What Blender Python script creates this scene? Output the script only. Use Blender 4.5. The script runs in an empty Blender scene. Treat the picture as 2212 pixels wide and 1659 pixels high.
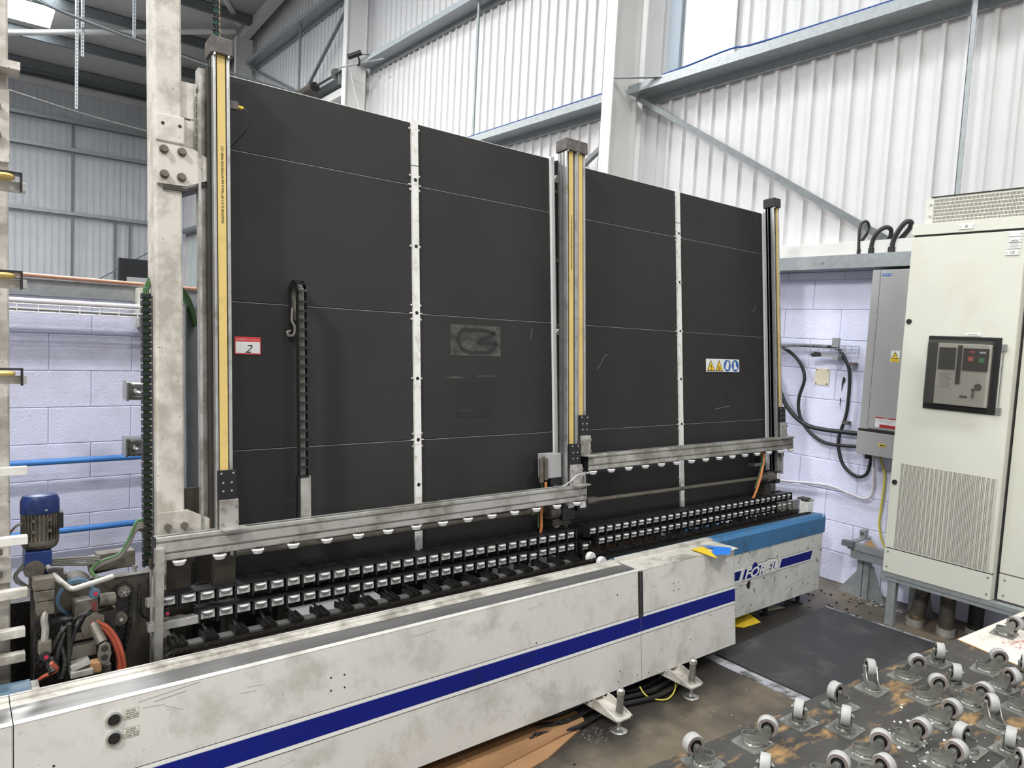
import bpy, bmesh, math, random
from math import sin, cos, radians, pi
from mathutils import Vector, Matrix
random.seed(7)
S = bpy.context.scene
COL = S.collection
# ------------------------------------------------------------------ camera
HEAD, PITCH, ROLL, HCAM = radians(51.5), radians(-4.04), radians(3.01), 1.72
fwd = Vector((cos(PITCH)*cos(HEAD), cos(PITCH)*sin(HEAD), sin(PITCH)))
r0 = fwd.cross(Vector((0, 0, 1))).normalized(); u0 = r0.cross(fwd)
rr = r0*cos(ROLL)+u0*sin(ROLL); uu = u0*cos(ROLL)-r0*sin(ROLL)
cd = bpy.data.cameras.new('camera'); cam = bpy.data.objects.new('camera', cd); COL.objects.link(cam)
cd.sensor_width = 36; cd.lens = 1533/2212*36; cd.clip_start = .05; cd.clip_end = 100
M = Matrix.Identity(4)
for i in range(3):
    M[i][0] = rr[i]; M[i][1] = uu[i]; M[i][2] = -fwd[i]
M[0][3], M[1][3], M[2][3] = 0, 0, HCAM
cam.matrix_world = M; S.camera = cam
# ------------------------------------------------------------------ world, lamps, exposure
w = bpy.data.worlds.new('world'); S.world = w; w.use_nodes = True
w.node_tree.nodes['Background'].inputs[0].default_value = (.72, .82, 1, 1)
w.node_tree.nodes['Background'].inputs[1].default_value = .6
S.view_settings.view_transform = 'Standard'; S.view_settings.look = 'None'
S.view_settings.exposure = 0.0; S.view_settings.gamma = 1; S.view_settings.use_curve_mapping = False
def lamp(x, y, z, e, size=(1.1, .35), col=(1, .975, .94)):
    l = bpy.data.lights.new('high_bay_light', 'AREA'); l.shape = 'RECTANGLE'; l.size, l.size_y = size
    l.energy = e; l.color = col
    o = bpy.data.objects.new('high_bay_light', l); COL.objects.link(o); o.location = (x, y, z)
for (x, y, z, e) in [(-3.8, .8, 6.9, 560), (2.3, -1.6, 7.1, 205), (-4.0, -4.5, 7.2, 220), (-5.5, 6.5, 7.0, 260), (1.2, 7.5, 6.9, 260),
                     (-5, 11.5, 6.8, 330), (0.6, 13.5, 6.6, 260), (-5, 17, 6.4, 260)]:
    lamp(x, y, z, e)
# ------------------------------------------------------------------ materials
MATS = {}
def mat(name, col, rough=.5, metal=0, spot=None, spots=.5, sscale=6, stretch=(1, 1, 1), var=.06, vscale=3, bump=0, bscale=60,
        speck=None, spthr=.68, spscale=55, emit=None, trans=0, alpha=1, spec=.5):
    m = bpy.data.materials.new(name); m.use_nodes = True; nt = m.node_tree; N = nt.nodes; L = nt.links
    b = N['Principled BSDF']; b.inputs['Roughness'].default_value = rough; b.inputs['Metallic'].default_value = metal
    b.inputs['Specular IOR Level'].default_value = spec
    if emit:
        b.inputs['Emission Color'].default_value = (*emit[0], 1); b.inputs['Emission Strength'].default_value = emit[1]
    if trans: b.inputs['Transmission Weight'].default_value = trans
    if alpha < 1: b.inputs['Alpha'].default_value = alpha
    g = N.new('ShaderNodeNewGeometry')
    mp = N.new('ShaderNodeMapping'); mp.inputs['Scale'].default_value = stretch; L.new(g.outputs['Position'], mp.inputs['Vector'])
    def noise(sc, det=4, src=mp.outputs[0], rg=.55):
        n = N.new('ShaderNodeTexNoise'); n.inputs['Scale'].default_value = sc; n.inputs['Detail'].default_value = det
        n.inputs['Roughness'].default_value = rg; L.new(src, n.inputs['Vector']); return n.outputs['Fac']
    def ramp(src, a, c):
        r = N.new('ShaderNodeMapRange'); r.inputs['From Min'].default_value = a; r.inputs['From Max'].default_value = c
        L.new(src, r.inputs['Value']); return r.outputs['Result']
    def mix(fac, a, c):
        x = N.new('ShaderNodeMix'); x.data_type = 'RGBA'
        if isinstance(fac, float): x.inputs[0].default_value = fac
        else: L.new(fac, x.inputs[0])
        for i, v in ((6, a), (7, c)):
            if isinstance(v, tuple): x.inputs[i].default_value = (*v, 1)
            else: L.new(v, x.inputs[i])
        return x.outputs[2]
    c = tuple(col)
    if var:
        c = mix(ramp(noise(vscale), .3, .7), tuple(max(0, k*(1-var)) for k in col), tuple(min(1, k*(1+var)) for k in col))
    if spot:
        lo = .62-.3*spots
        c = mix(ramp(noise(sscale, 7, rg=.68), lo, lo+.16), c, spot)
    if speck:
        c = mix(ramp(noise(spscale, 3, rg=.7), spthr, spthr+.03), c, speck)
    if not isinstance(c, tuple): L.new(c, b.inputs['Base Color'])
    else: b.inputs['Base Color'].default_value = (*c, 1)
    if bump:
        bp = N.new('ShaderNodeBump'); bp.inputs['Strength'].default_value = bump; bp.inputs['Distance'].default_value = .01
        L.new(noise(bscale, 3), bp.inputs['Height']); L.new(bp.outputs[0], b.inputs['Normal'])
    MATS[name] = m; return m
mat('clad', (.70, .69, .69), .38, speck=(.45, .43, .41), spthr=.79, spscale=14, var=.03)
mat('clad_far', (.62, .64, .66), .45, var=.05)
mat('block', (.75, .76, .94), .55, bump=.35, bscale=70, speck=(.2, .2, .22), spthr=.745, spscale=28, spot=(.66, .66, .80), spots=.45, sscale=2.2)
mat('mortar', (.70, .70, .84), .7, bump=.2)
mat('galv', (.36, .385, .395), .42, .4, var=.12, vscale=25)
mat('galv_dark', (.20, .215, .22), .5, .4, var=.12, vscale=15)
mat('steel_white', (.74, .73, .70), .4, var=.04)
mat('roof', (.58, .565, .55), .6, var=.05)
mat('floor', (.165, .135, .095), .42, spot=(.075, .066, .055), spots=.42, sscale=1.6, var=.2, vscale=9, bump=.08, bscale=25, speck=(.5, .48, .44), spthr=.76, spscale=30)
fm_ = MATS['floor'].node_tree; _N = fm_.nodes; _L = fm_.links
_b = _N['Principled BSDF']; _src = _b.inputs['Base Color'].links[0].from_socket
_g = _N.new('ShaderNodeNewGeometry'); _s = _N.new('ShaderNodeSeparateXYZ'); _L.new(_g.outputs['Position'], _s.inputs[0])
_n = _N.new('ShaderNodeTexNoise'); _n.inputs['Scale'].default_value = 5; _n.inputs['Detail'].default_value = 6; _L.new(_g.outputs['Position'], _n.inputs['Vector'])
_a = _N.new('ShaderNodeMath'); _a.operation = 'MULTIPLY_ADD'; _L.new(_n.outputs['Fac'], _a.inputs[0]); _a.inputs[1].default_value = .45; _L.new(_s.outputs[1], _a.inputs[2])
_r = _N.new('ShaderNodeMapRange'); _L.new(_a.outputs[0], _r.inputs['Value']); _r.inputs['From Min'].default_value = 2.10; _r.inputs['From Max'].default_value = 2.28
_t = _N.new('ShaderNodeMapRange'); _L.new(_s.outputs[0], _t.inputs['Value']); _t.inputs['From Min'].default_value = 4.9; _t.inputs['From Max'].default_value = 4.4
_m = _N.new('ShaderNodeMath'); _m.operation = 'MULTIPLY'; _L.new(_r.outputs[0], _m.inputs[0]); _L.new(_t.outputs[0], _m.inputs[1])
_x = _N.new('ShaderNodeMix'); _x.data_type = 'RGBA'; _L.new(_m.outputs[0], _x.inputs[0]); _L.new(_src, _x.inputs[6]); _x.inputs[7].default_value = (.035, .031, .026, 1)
_L.new(_x.outputs[2], _b.inputs['Base Color'])   # oil stain and the cover's shadow, both painted into the concrete along the machine
mat('mat_rubber', (.045, .046, .049), .62, spot=(.085, .085, .085), spots=.35, sscale=4, bump=.15, bscale=160, speck=(.45, .45, .45), spthr=.785, spscale=26)
mat('strip_worn', (.42, .43, .46), .5, spot=(.08, .075, .07), spots=.55, sscale=9)
mat('board', (.027, .027, .0265), .7, var=.14, vscale=2.2, bump=.12, bscale=420, speck=(.35, .35, .33), spthr=.82, spscale=22, spec=.35)
mat('board_back', (.55, .5, .45), .7)
mat('strip', (.84, .83, .79), .4, spot=(.55, .52, .47), spots=.35, sscale=25)
mat('paint', (.70, .685, .645), .4, spot=(.52, .50, .455), spots=.42, sscale=5, speck=(.16, .15, .14), spthr=.712, spscale=46, var=.05)
mat('paint_dirty', (.63, .60, .54), .45, spot=(.30, .275, .235), spots=.5, sscale=7, speck=(.07, .06, .05), spthr=.70, spscale=40, var=.08)
mat('paint_scuffed', (.71, .71, .675), .42, spot=(.50, .49, .46), spots=.4, sscale=6, speck=(.07, .07, .07), spthr=.635, spscale=44, stretch=(.8, .8, .6))
mat('column_paint', (.60, .565, .51), .5, spot=(.40, .37, .32), spots=.62, sscale=9, speck=(.19, .17, .15), spthr=.67, spscale=60)
mat('grime', (.046, .038, .027), .55, spot=(.05, .045, .038), spots=.6, sscale=9, var=.3, vscale=8)
mat('grease', (.014, .013, .012), .33, var=.4, vscale=20, bump=.5, bscale=90)
mat('black', (.011, .011, .012), .5, var=.1)
mat('black_matt', (.016, .016, .017), .7)
mat('alu', (.60, .60, .59), .34, .75, var=.07, vscale=14, spot=(.38, .37, .35), spots=.35, sscale=12)
mat('alu_dirty', (.50, .49, .455), .42, .45, spot=(.27, .255, .22), spots=.55, sscale=7, speck=(.06, .055, .05), spthr=.7, spscale=45)
mat('alu_strip', (.36, .355, .35), .36, .7, var=.25, vscale=6, stretch=(.15, 3, 1))
mat('steel', (.42, .42, .40), .35, .85, var=.15, vscale=30)
mat('steel_dirty', (.17, .155, .13), .45, .5, spot=(.12, .10, .08), spots=.45, sscale=18)
mat('belt', (.70, .52, .18), .5, var=.06, vscale=4, spot=(.58, .42, .15), spots=.25, sscale=9)
mat('cap', (.10, .088, .082), .75, spot=(.17, .155, .14), spots=.5, sscale=30)
mat('white_plastic', (.86, .86, .85), .35, var=.03)
mat('roller_face', (.70, .69, .66), .4, spot=(.45, .42, .37), spots=.35, sscale=60)
mat('blue', (.003, .010, .19), .5, spec=.3, spot=(.006, .012, .07), spots=.2, sscale=5)
mat('blue_rail', (.045, .17, .36), .42, spot=(.05, .09, .13), spots=.35, sscale=9, speck=(.03, .03, .03), spthr=.68, spscale=40)
mat('blue_worn', (.07, .13, .19), .42, spot=(.03, .035, .04), spots=.45, sscale=14)
mat('motor_blue', (.007, .024, .12), .35, var=.15, vscale=12)
mat('motor_grey', (.135, .12, .095), .5, spot=(.05, .042, .03), spots=.5, sscale=20)
mat('pipe_blue', (.07, .24, .62), .3)
mat('copper', (.50, .27, .18), .4, .4)
mat('cabinet', (.72, .72, .63), .42, spot=(.68, .665, .57), spots=.28, sscale=2.5, speck=(.30, .27, .22), spthr=.78, spscale=24, var=.03)
mat('cabinet_side', (.62, .61, .55), .45)
mat('grey_box', (.40, .395, .39), .4, var=.04)
mat('cable', (.022, .022, .024), .45)
mat('cable_white', (.70, .66, .70), .45)
mat('cable_yellow', (.62, .55, .10), .45)
mat('cable_green', (.04, .11, .03), .45)
mat('cable_grey', (.20, .19, .165), .55)
mat('hose_orange', (.42, .085, .045), .45)
mat('orange', (.68, .24, .08), .5)
mat('cable_blue', (.02, .08, .30), .4)
mat('cardboard', (.34, .185, .085), .75, var=.12, vscale=5)
mat('card_edge', (.50, .31, .16), .8)
mat('cream', (.74, .66, .50), .7)
mat('yellow', (.90, .62, .04), .5)
mat('sign_blue', (.02, .12, .42), .45)
mat('paper_blue', (.03, .22, .78), .5)
mat('red', (.72, .05, .05), .5)
mat('dark_red', (.45, .03, .04), .5)
mat('led_red', (.42, .02, .05), .3, emit=((1, .05, .12), .06))
mat('rust_red', (.16, .035, .03), .6)
mat('green', (.04, .30, .10), .5)
mat('chain_steel', (.075, .068, .06), .34, .75, var=.3, vscale=60)
mat('teal', (.012, .05, .045), .5)
mat('ink', (.01, .01, .01), .6)
mat('ink_grey', (.30, .30, .30), .6)
mat('label_white', (.82, .82, .80), .5)
mat('label_cream', (.72, .70, .60), .5)
mat('board_wood', (.050, .047, .044), .6, spot=(.40, .24, .09), spots=.27, sscale=11, stretch=(.6, 1.5, 1), speck=(.6, .58, .52), spthr=.765, spscale=60, var=.25, vscale=12)
mat('board_white', (.74, .70, .62), .6, spot=(.55, .50, .42), spots=.35, sscale=14, speck=(.22, .12, .07), spthr=.67, spscale=34, stretch=(.6, 1.6, 1))
mat('ply_edge', (.50, .29, .11), .7, var=.2, vscale=20)
mat('rubber_black', (.018, .018, .018), .55)
mat('tyre', (.38, .38, .37), .5, spot=(.44, .43, .41), spots=.4, sscale=40)
mat('tyre_side', (.24, .205, .185), .6, spot=(.15, .125, .11), spots=.4, sscale=50)
mat('chrome', (.62, .62, .60), .25, .9, var=.1, vscale=40)
mat('zinc', (.27, .275, .25), .36, .6, var=.15, vscale=60)
mat('shard', (.78, .82, .82), .2, spec=.8)
mat('skylight', (.9, .95, 1), .6, emit=((.86, .94, 1), 8))
mat('strip_blue_grey', (.33, .40, .47), .45)
mat('panel_smooth', (.72, .72, .68), .22, .25)
mat('pole_rust', (.060, .050, .040), .6, spot=(.30, .20, .10), spots=.28, sscale=10)
mat('debris', (.020, .018, .016), .7)
# special: smoked cover, glass, louvre patterns
def glassmat(name, col, alpha, rough=.05):
    m = bpy.data.materials.new(name); m.use_nodes = True; nt = m.node_tree; b = nt.nodes['Principled BSDF']
    b.inputs['Base Color'].default_value = (*col, 1); b.inputs['Roughness'].default_value = rough; b.inputs['Alpha'].default_value = alpha
    MATS[name] = m
glassmat('smoked', (.10, .095, .085), .30); glassmat('pane', (.30, .45, .42), .22)
def gridmat(name, base, hole, ax, px, az, pz, duty, zduty):
    # punched sheet: rows of slots too fine to model one by one
    m = bpy.data.materials.new(name); m.use_nodes = True; nt = m.node_tree; N = nt.nodes; L = nt.links; b = N['Principled BSDF']
    g = N.new('ShaderNodeNewGeometry'); s = N.new('ShaderNodeSeparateXYZ'); L.new(g.outputs['Position'], s.inputs[0])
    def band(out, p, d, off=0):
        a = N.new('ShaderNodeMath'); a.operation = 'MULTIPLY_ADD'; L.new(s.outputs[out], a.inputs[0]); a.inputs[1].default_value = 1/p; a.inputs[2].default_value = off
        f = N.new('ShaderNodeMath'); f.operation = 'FRACT'; L.new(a.outputs[0], f.inputs[0])
        c = N.new('ShaderNodeMath'); c.operation = 'LESS_THAN'; L.new(f.outputs[0], c.inputs[0]); c.inputs[1].default_value = d; return c.outputs[0]
    mu = N.new('ShaderNodeMath'); mu.operation = 'MULTIPLY'; L.new(band(ax, px, duty), mu.inputs[0]); L.new(band(az, pz, zduty), mu.inputs[1])
    x = N.new('ShaderNodeMix'); x.data_type = 'RGBA'; L.new(mu.outputs[0], x.inputs[0]); x.inputs[6].default_value = (*base, 1); x.inputs[7].default_value = (*hole, 1)
    L.new(x.outputs[2], b.inputs['Base Color']); b.inputs['Roughness'].default_value = .5
    MATS[name] = m
gridmat('louvre', (.72, .71, .62), (.16, .145, .12), 1, .0085, 2, .007, .70, .74)
gridmat('louvre_top', (.74, .73, .64), (.13, .115, .09), 1, .0068, 2, .021, .66, .80)
# ------------------------------------------------------------------ mesh builder
class MB:
    def __init__(s): s.v = []; s.f = []; s.m = []; s.sm = []
    def add(s, vs, fs, m=0, smooth=False):
        o = len(s.v); s.v += [tuple(v) for v in vs]
        for f in fs: s.f.append(tuple(i+o for i in f)); s.m.append(m); s.sm.append(smooth)
        return s
    def box(s, x0, x1, y0, y1, z0, z1, m=0):
        vs = [(x, y, z) for z in (z0, z1) for y in (y0, y1) for x in (x0, x1)]
        return s.add(vs, [(0, 2, 3, 1), (4, 5, 7, 6), (0, 1, 5, 4), (2, 6, 7, 3), (0, 4, 6, 2), (1, 3, 7, 5)], m)
    def bar(s, a, b, wd, ht, m=0, up=(0, 0, 1)):       # box beam from a to b
        a, b = Vector(a), Vector(b); d = (b-a).normalized(); up = Vector(up)
        sd = d.cross(up)
        if sd.length < 1e-4: sd = d.cross(Vector((0, 1, 0)))
        sd.normalize(); u2 = sd.cross(d)
        vs = [p+sd*i*wd/2+u2*j*ht/2 for p in (a, b) for i, j in ((-1, -1), (1, -1), (1, 1), (-1, 1))]
        return s.add(vs, [(3, 2, 1, 0), (4, 5, 6, 7), (0, 1, 5, 4), (1, 2, 6, 5), (2, 3, 7, 6), (3, 0, 4, 7)], m)
    def cyl(s, a, b, r, r2=None, n=16, m=0, caps=True, sm=True):
        a, b = Vector(a), Vector(b); r2 = r if r2 is None else r2; d = (b-a).normalized()
        t = Vector((1, 0, 0)) if abs(d.x) < .9 else Vector((0, 1, 0)); e = d.cross(t).normalized(); g = d.cross(e)
        vs = [p+(e*cos(2*pi*i/n)+g*sin(2*pi*i/n))*q for p, q in ((a, r), (b, r2)) for i in range(n)]
        s.add(vs, [(i, (i+1) % n, n+(i+1) % n, n+i) for i in range(n)], m, sm)
        if caps: s.add(vs, [tuple(range(n))[::-1], tuple(range(n, 2*n))], m)
        return s
    def tube(s, pts, r, n=8, m=0, sub=4):
        P = [Vector(p) for p in pts]
        if sub and len(P) > 2:
            Q = []
            for i in range(len(P)-1):
                p0 = P[max(i-1, 0)]; p1 = P[i]; p2 = P[i+1]; p3 = P[min(i+2, len(P)-1)]
                for k in range(sub):
                    t = k/sub
                    Q.append(.5*((2*p1)+(p2-p0)*t+(2*p0-5*p1+4*p2-p3)*t*t+(3*p1-p0-3*p2+p3)*t**3))
            Q.append(P[-1]); P = Q
        vs = []; e = None
        for i, p in enumerate(P):
            d = (P[min(i+1, len(P)-1)]-P[max(i-1, 0)]).normalized()
            if e is None: e = d.orthogonal().normalized()
            else:
                e = e-d*e.dot(d); e = e.normalized() if e.length > 1e-6 else d.orthogonal().normalized()
            g = d.cross(e)
            vs += [p+(e*cos(2*pi*k/n)+g*sin(2*pi*k/n))*r for k in range(n)]
        fs = [(i*n+k, i*n+(k+1) % n, (i+1)*n+(k+1) % n, (i+1)*n+k) for i in range(len(P)-1) for k in range(n)]
        s.add(vs, fs, m, True); L = len(P)
        return s.add(vs, [tuple(range(n))[::-1], tuple(range((L-1)*n, L*n))], m)
    def prism(s, poly, ax, a, b, m=0):                # poly in the two other axes, extruded along ax
        n = len(poly)
        def P(u, v, t): return (t, u, v) if ax == 0 else ((u, t, v) if ax == 1 else (u, v, t))
        vs = [P(u, v, t) for t in (a, b) for u, v in poly]
        return s.add(vs, [tuple(range(n))[::-1], tuple(range(n, 2*n))]+[(i, (i+1) % n, n+(i+1) % n, n+i) for i in range(n)], m)
    def lathe(s, prof, c, ax=2, n=20, m=0, ms=None):   # prof: (r, h) along axis ax from centre c
        def P(r, h, t):
            q = [0, 0, 0]; q[ax] = h; q[(ax+1) % 3] = r*cos(t); q[(ax+2) % 3] = r*sin(t)
            return (q[0]+c[0], q[1]+c[1], q[2]+c[2])
        vs = [P(r, h, 2*pi*i/n) for r, h in prof for i in range(n)]
        for j in range(len(prof)-1):
            s.add([], [], 0); o = len(s.v)
            s.add(vs[j*n:(j+2)*n], [(i, (i+1) % n, n+(i+1) % n, n+i) for i in range(n)], ms[j] if ms else m, True)
        return s.add(vs[:n], [tuple(range(n))[::-1]], ms[0] if ms else m).add(vs[-n:], [tuple(range(n))], ms[-1] if ms else m)
    def mesh(s, name, mats, o=(0, 0, 0)):
        me = bpy.data.meshes.new(name); me.from_pydata([(v[0]-o[0], v[1]-o[1], v[2]-o[2]) for v in s.v], [], s.f)
        for k in ([mats] if isinstance(mats, str) else mats): me.materials.append(MATS[k])
        me.polygons.foreach_set('material_index', s.m); me.polygons.foreach_set('use_smooth', s.sm)
        bm = bmesh.new(); bm.from_mesh(me)
        if max(s.sm) and len(s.v) > 0: bmesh.ops.remove_doubles(bm, verts=bm.verts, dist=1e-6)
        bmesh.ops.recalc_face_normals(bm, faces=bm.faces); bm.to_mesh(me); bm.free()
        if max(s.sm):
            try: me.set_sharp_from_angle(angle=radians(38))
            except Exception: pass
        return me
TILT = radians(6); Y0 = 2.526
def T(x, v, w_): return Vector((x, Y0+v*cos(TILT)+w_*sin(TILT), -v*sin(TILT)+w_*cos(TILT)))
ORG = {}
def thing(name, label, cat, o=(0, 0, 0), tilt=False, group=None, rz=0):
    e = bpy.data.objects.new(name, None); COL.objects.link(e); e.empty_display_size = .1
    e.location = T(*o) if tilt else o
    if tilt: e.rotation_euler = (-TILT, 0, 0)
    if rz: e.rotation_euler = (0, 0, rz)
    e['label'] = label; e['category'] = cat
    if group: e['group'] = group
    ORG[e.name] = o; return e
def org(p):
    while p is not None:
        if p.name in ORG: return ORG[p.name]
        p = p.parent
    return (0, 0, 0)
def part(name, mb, mats, parent, label=None, bevel=0, stuff=False):
    me = mb.mesh(name, mats, org(parent)) if isinstance(mb, MB) else mb
    o = bpy.data.objects.new(name, me); COL.objects.link(o); o.parent = parent
    if label: o['label'] = label
    if stuff: o['kind'] = 'stuff'
    if bevel:
        b = o.modifiers.new('bevel', 'BEVEL'); b.width = bevel; b.segments = 2; b.limit_method = 'ANGLE'; b.angle_limit = radians(40)
        b.harden_normals = False
    return o
def inst(name, me, parent, loc, rot=None, stuff=False):   # shared mesh, loc relative to the thing
    o = bpy.data.objects.new(name, me); COL.objects.link(o); o.parent = parent; o.location = loc
    if rot: o.rotation_euler = rot
    return o
def solo(name, mb, mats, label, cat, group=None, bevel=0, o=(0, 0, 0), tilt=False):
    ob = part(name, mb.mesh(name, mats, o), None, None, bevel=bevel) if False else None
    me = mb.mesh(name, mats, o); ob = bpy.data.objects.new(name, me); COL.objects.link(ob)
    ob.location = T(*o) if tilt else o
    if tilt: ob.rotation_euler = (-TILT, 0, 0)
    ob['label'] = label; ob['category'] = cat; ORG[ob.name] = o
    if group: ob['group'] = group
    if bevel:
        b = ob.modifiers.new('bevel', 'BEVEL'); b.width = bevel; b.segments = 2; b.limit_method = 'ANGLE'; b.angle_limit = radians(40)
    return ob
def struct(name, mb, mats, bevel=0):
    me = mb.mesh(name, mats); ob = bpy.data.objects.new(name, me); COL.objects.link(ob); ob['kind'] = 'structure'; ORG[ob.name] = (0, 0, 0)
    return ob
def text(s, size, origin, ex, ey, parent, mname='ink', name='lettering', depth=.0004, bold=0, align='LEFT', shear=0, sx=1):
    cu = bpy.data.curves.new('t', 'FONT'); cu.body = s; cu.size = size; cu.extrude = depth; cu.offset = bold; cu.align_x = align; cu.shear = shear
    cu.resolution_u = 3
    t = bpy.data.objects.new('t', cu); COL.objects.link(t)
    me = bpy.data.meshes.new_from_object(t); bpy.data.objects.remove(t); me.name = name
    ex = Vector(ex).normalized(); ey = Vector(ey).normalized(); ez = ex.cross(ey)
    R = Matrix((ex*sx, ey, ez)).transposed().to_4x4(); og = org(parent)
    R.translation = Vector(origin)-Vector(og); me.transform(R); me.materials.clear(); me.materials.append(MATS[mname])
    o = bpy.data.objects.new(name, me); COL.objects.link(o); o.parent = parent; return o
# ================================================================== BUILDING
XW, YP, YF = 5.18, 5.10, 21.5                      # right wall face, partition face, far wall face
def zroof(y): return 7.5+.075*(YF-y)
# floor
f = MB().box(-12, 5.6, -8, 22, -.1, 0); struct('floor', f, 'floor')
# ---- cladding sheets
def sheet_profile(n, p=.152):
    pts = []
    for k in range(n):
        a = k*p; pts += [(a, .024), (a+.112, .024), (a+.118, 0), (a+.146, 0)]
    pts.append((n*p, .024)); return pts
def sheet(n, place, z0, zt):                        # place(t, d) -> (x, y); zt(x, y) -> top
    mb = MB(); P = sheet_profile(n); vs = []
    for t, d in P:
        x, y = place(t, d); vs += [(x, y, z0), (x, y, zt(x, y))]
    for t, d in reversed(P):
        x, y = place(t, d+.002); vs += [(x, y, z0), (x, y, zt(x, y))]
    n2 = len(vs)//2
    mb.add(vs, [(2*i, 2*((i+1) % n2), 2*((i+1) % n2)+1, 2*i+1) for i in range(n2)]); return mb
wr = struct('wall_right', MB().box(XW+.06, XW+.36, -8, YF, 0, 9.9).box(XW+.008, XW+.06, -8, 22, 0, 2.31), 'mortar')
y = -2.0-6*.152
y = 3.394+.053+6*.152*20
while y > -7:
    s_ = sheet(6, lambda t, d, y=y: (XW-.03+d, y-t), 2.44, lambda x, yy: zroof(yy)-.02)
    if y < YF+.3 and y-6*.152 > -7.5: part('cladding_sheet', s_, 'clad', wr)
    y -= 6*.152
# far wall
wf = struct('wall_far', MB().box(-12, 5.4, YF+.05, YF+.3, 0, 9.9), 'mortar')
x = 1.283-.02-6*.152*14
while x+6*.152 < 5.25:
    s_ = sheet(6, lambda t, d, x=x: (x+t, YF+d-.02), .2, lambda xx, yy: zroof(YF)-.02)
    part('cladding_sheet', s_, 'clad_far', wf); x += 6*.152
struct('wall_left', MB().box(-12.3, -12, -8, 22, 0, 9.9), 'clad_far')
struct('wall_front', MB().box(-12.3, 5.6, -8.3, -8, 0, 9.9), 'clad_far')
# roof with rooflight strips left open
roof = MB()
def rq(x0, x1, y0, y1, dz=0, th=.06, m=0):
    vs = [(x, y, zroof(y)+dz+t) for t in (0, th) for x, y in ((x0, y0), (x1, y0), (x1, y1), (x0, y1))]
    roof.add(vs, [(3, 2, 1, 0), (4, 5, 6, 7), (0, 1, 5, 4), (1, 2, 6, 5), (2, 3, 7, 6), (3, 0, 4, 7)], m)
for a, b in ((-12.3, -6.4), (-5.2, .35), (1.70, 5.6)): rq(a, b, -8.3, YF+.3)
for a, b in ((-6.4, -5.2), (.35, 1.70)):
    rq(a, b, 18.65, YF+.3); rq(a, b, -8.3, -3)
ce = struct('ceiling', roof, 'roof')
for k, (a, b) in enumerate(((-6.4, -5.2), (.35, 1.70))):  # first strip is unseen, added for ambient light; second is the visible rooflight
    roof = MB(); rq(a, b, -3, 18.65, .005, .02); o = struct('window_%d' % (k+1), roof, 'skylight')
# purlins under the roof
def purlin(y, parent):
    z = zroof(y)-.01
    mb = MB().box(-12, 5.1, y, y+.006, z-.22, z).box(-12, 5.1, y-.07, y, z-.22, z-.214).box(-12, 5.1, y, y+.07, z-.006, z)
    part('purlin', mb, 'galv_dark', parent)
for y in (21.15, 20.65, 18.88, 17.05, 15.35, 13.6, 11.9, 10.2, 8.5, 6.8): purlin(y, ce)
part('eaves_beam', MB().box(-12, 5.1, YF-.16, YF-.02, zroof(YF)-.32, zroof(YF)-.12), 'steel_white', ce)
part('gutter', MB().box(-12, 5.1, YF-.75, YF-.7, zroof(YF)-.2, zroof(YF)), 'galv_dark', ce)
# ---- columns and girts
for k, yc in enumerate((4.76, 10.45, 15.85)):
    t = thing('steel_column', ['white steel column rising behind the black board between cladding bays, nearest of the three',
                               'white steel column carrying a small security camera', 'white steel column at the far end meeting the rafter'][k], 'column', (4.9, yc, 0), group='columns along the cladding wall')
    zt = zroof(yc)-.29
    part('inner_flange', MB().box(4.72, 4.735, yc-.065, yc+.065, 0, zt), 'steel_white', t)
    part('web', MB().box(4.735, 5.04, yc-.02, yc-.01, 0, zt), 'steel_white', t)
    part('outer_flange', MB().box(5.04, 5.055, yc-.065, yc+.065, 0, zt), 'steel_white', t)
    if k < 2:
        part('restraint_bar', MB().bar((4.74, yc-.03, (4.06, 5.78)[k]+.03), (4.96, yc-.5, (4.06, 5.78)[k]-.02), .04, .006), 'galv', t)
# rafter (sloped white beam) along the wall top
t = thing('rafter', 'white steel rafter sloping along the top of the far column', 'beam', (4.9, 12, 7.6))
part('web', MB().add([(4.9, 21.3, zroof(21.3)-.28), (4.9, 8, zroof(8)-.28), (4.9, 8, zroof(8)-.02), (4.9, 21.3, zroof(21.3)-.02),
     (4.91, 21.3, zroof(21.3)-.28), (4.91, 8, zroof(8)-.28), (4.91, 8, zroof(8)-.02), (4.91, 21.3, zroof(21.3)-.02)],
     [(0, 1, 2, 3), (7, 6, 5, 4), (0, 4, 5, 1), (1, 5, 6, 2), (2, 6, 7, 3), (3, 7, 4, 0)]), 'steel_white', t)
part('lower_flange', MB().bar((4.905, 21.3, zroof(21.3)-.285), (4.905, 8, zroof(8)-.285), .17, .012), 'steel_white', t)
# bracing tubes
solo('brace_tube', MB().cyl((-2.6, 20.1, 6.75), (4.8, 16.1, 7.83), .057, n=14), 'steel_white', 'white round tube running under the roof past the bright rooflight', 'brace', o=(4.8, 15.9, 7.3))
solo('brace_tube', MB().cyl((3.2, 13.2, 7.95), (4.8, 15.85, 7.9), .057, n=14), 'steel_white', 'white round tube dropping to the top of the far column', 'brace', o=(4.8, 15.7, 7.4))
LG = ['lowest galvanised girt, with a blue cable along its top, right of the near column', 'galvanised girt crossing the wall above the cctv column bay', 'highest galvanised girt under the roof at the far bay']
def girt(y0, y1, z, label, seam=False):
    t = thing('girt', label, 'girt', (5.05, y0, z), group='galvanised girts on the white wall')
    part('web', MB().box(4.93, 5.15, y0, y1, z-.076, z-.07), 'galv', t)
    part('front_lip', MB().box(4.924, 4.93, y0, y1, z-.076, z), 'galv', t)
    part('wall_lip', MB().box(5.135, 5.141, y0, y1, z-.145, z-.076).box(4.93, 4.95, y0, y1, z-.006, z), 'galv', t)
    return t
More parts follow.
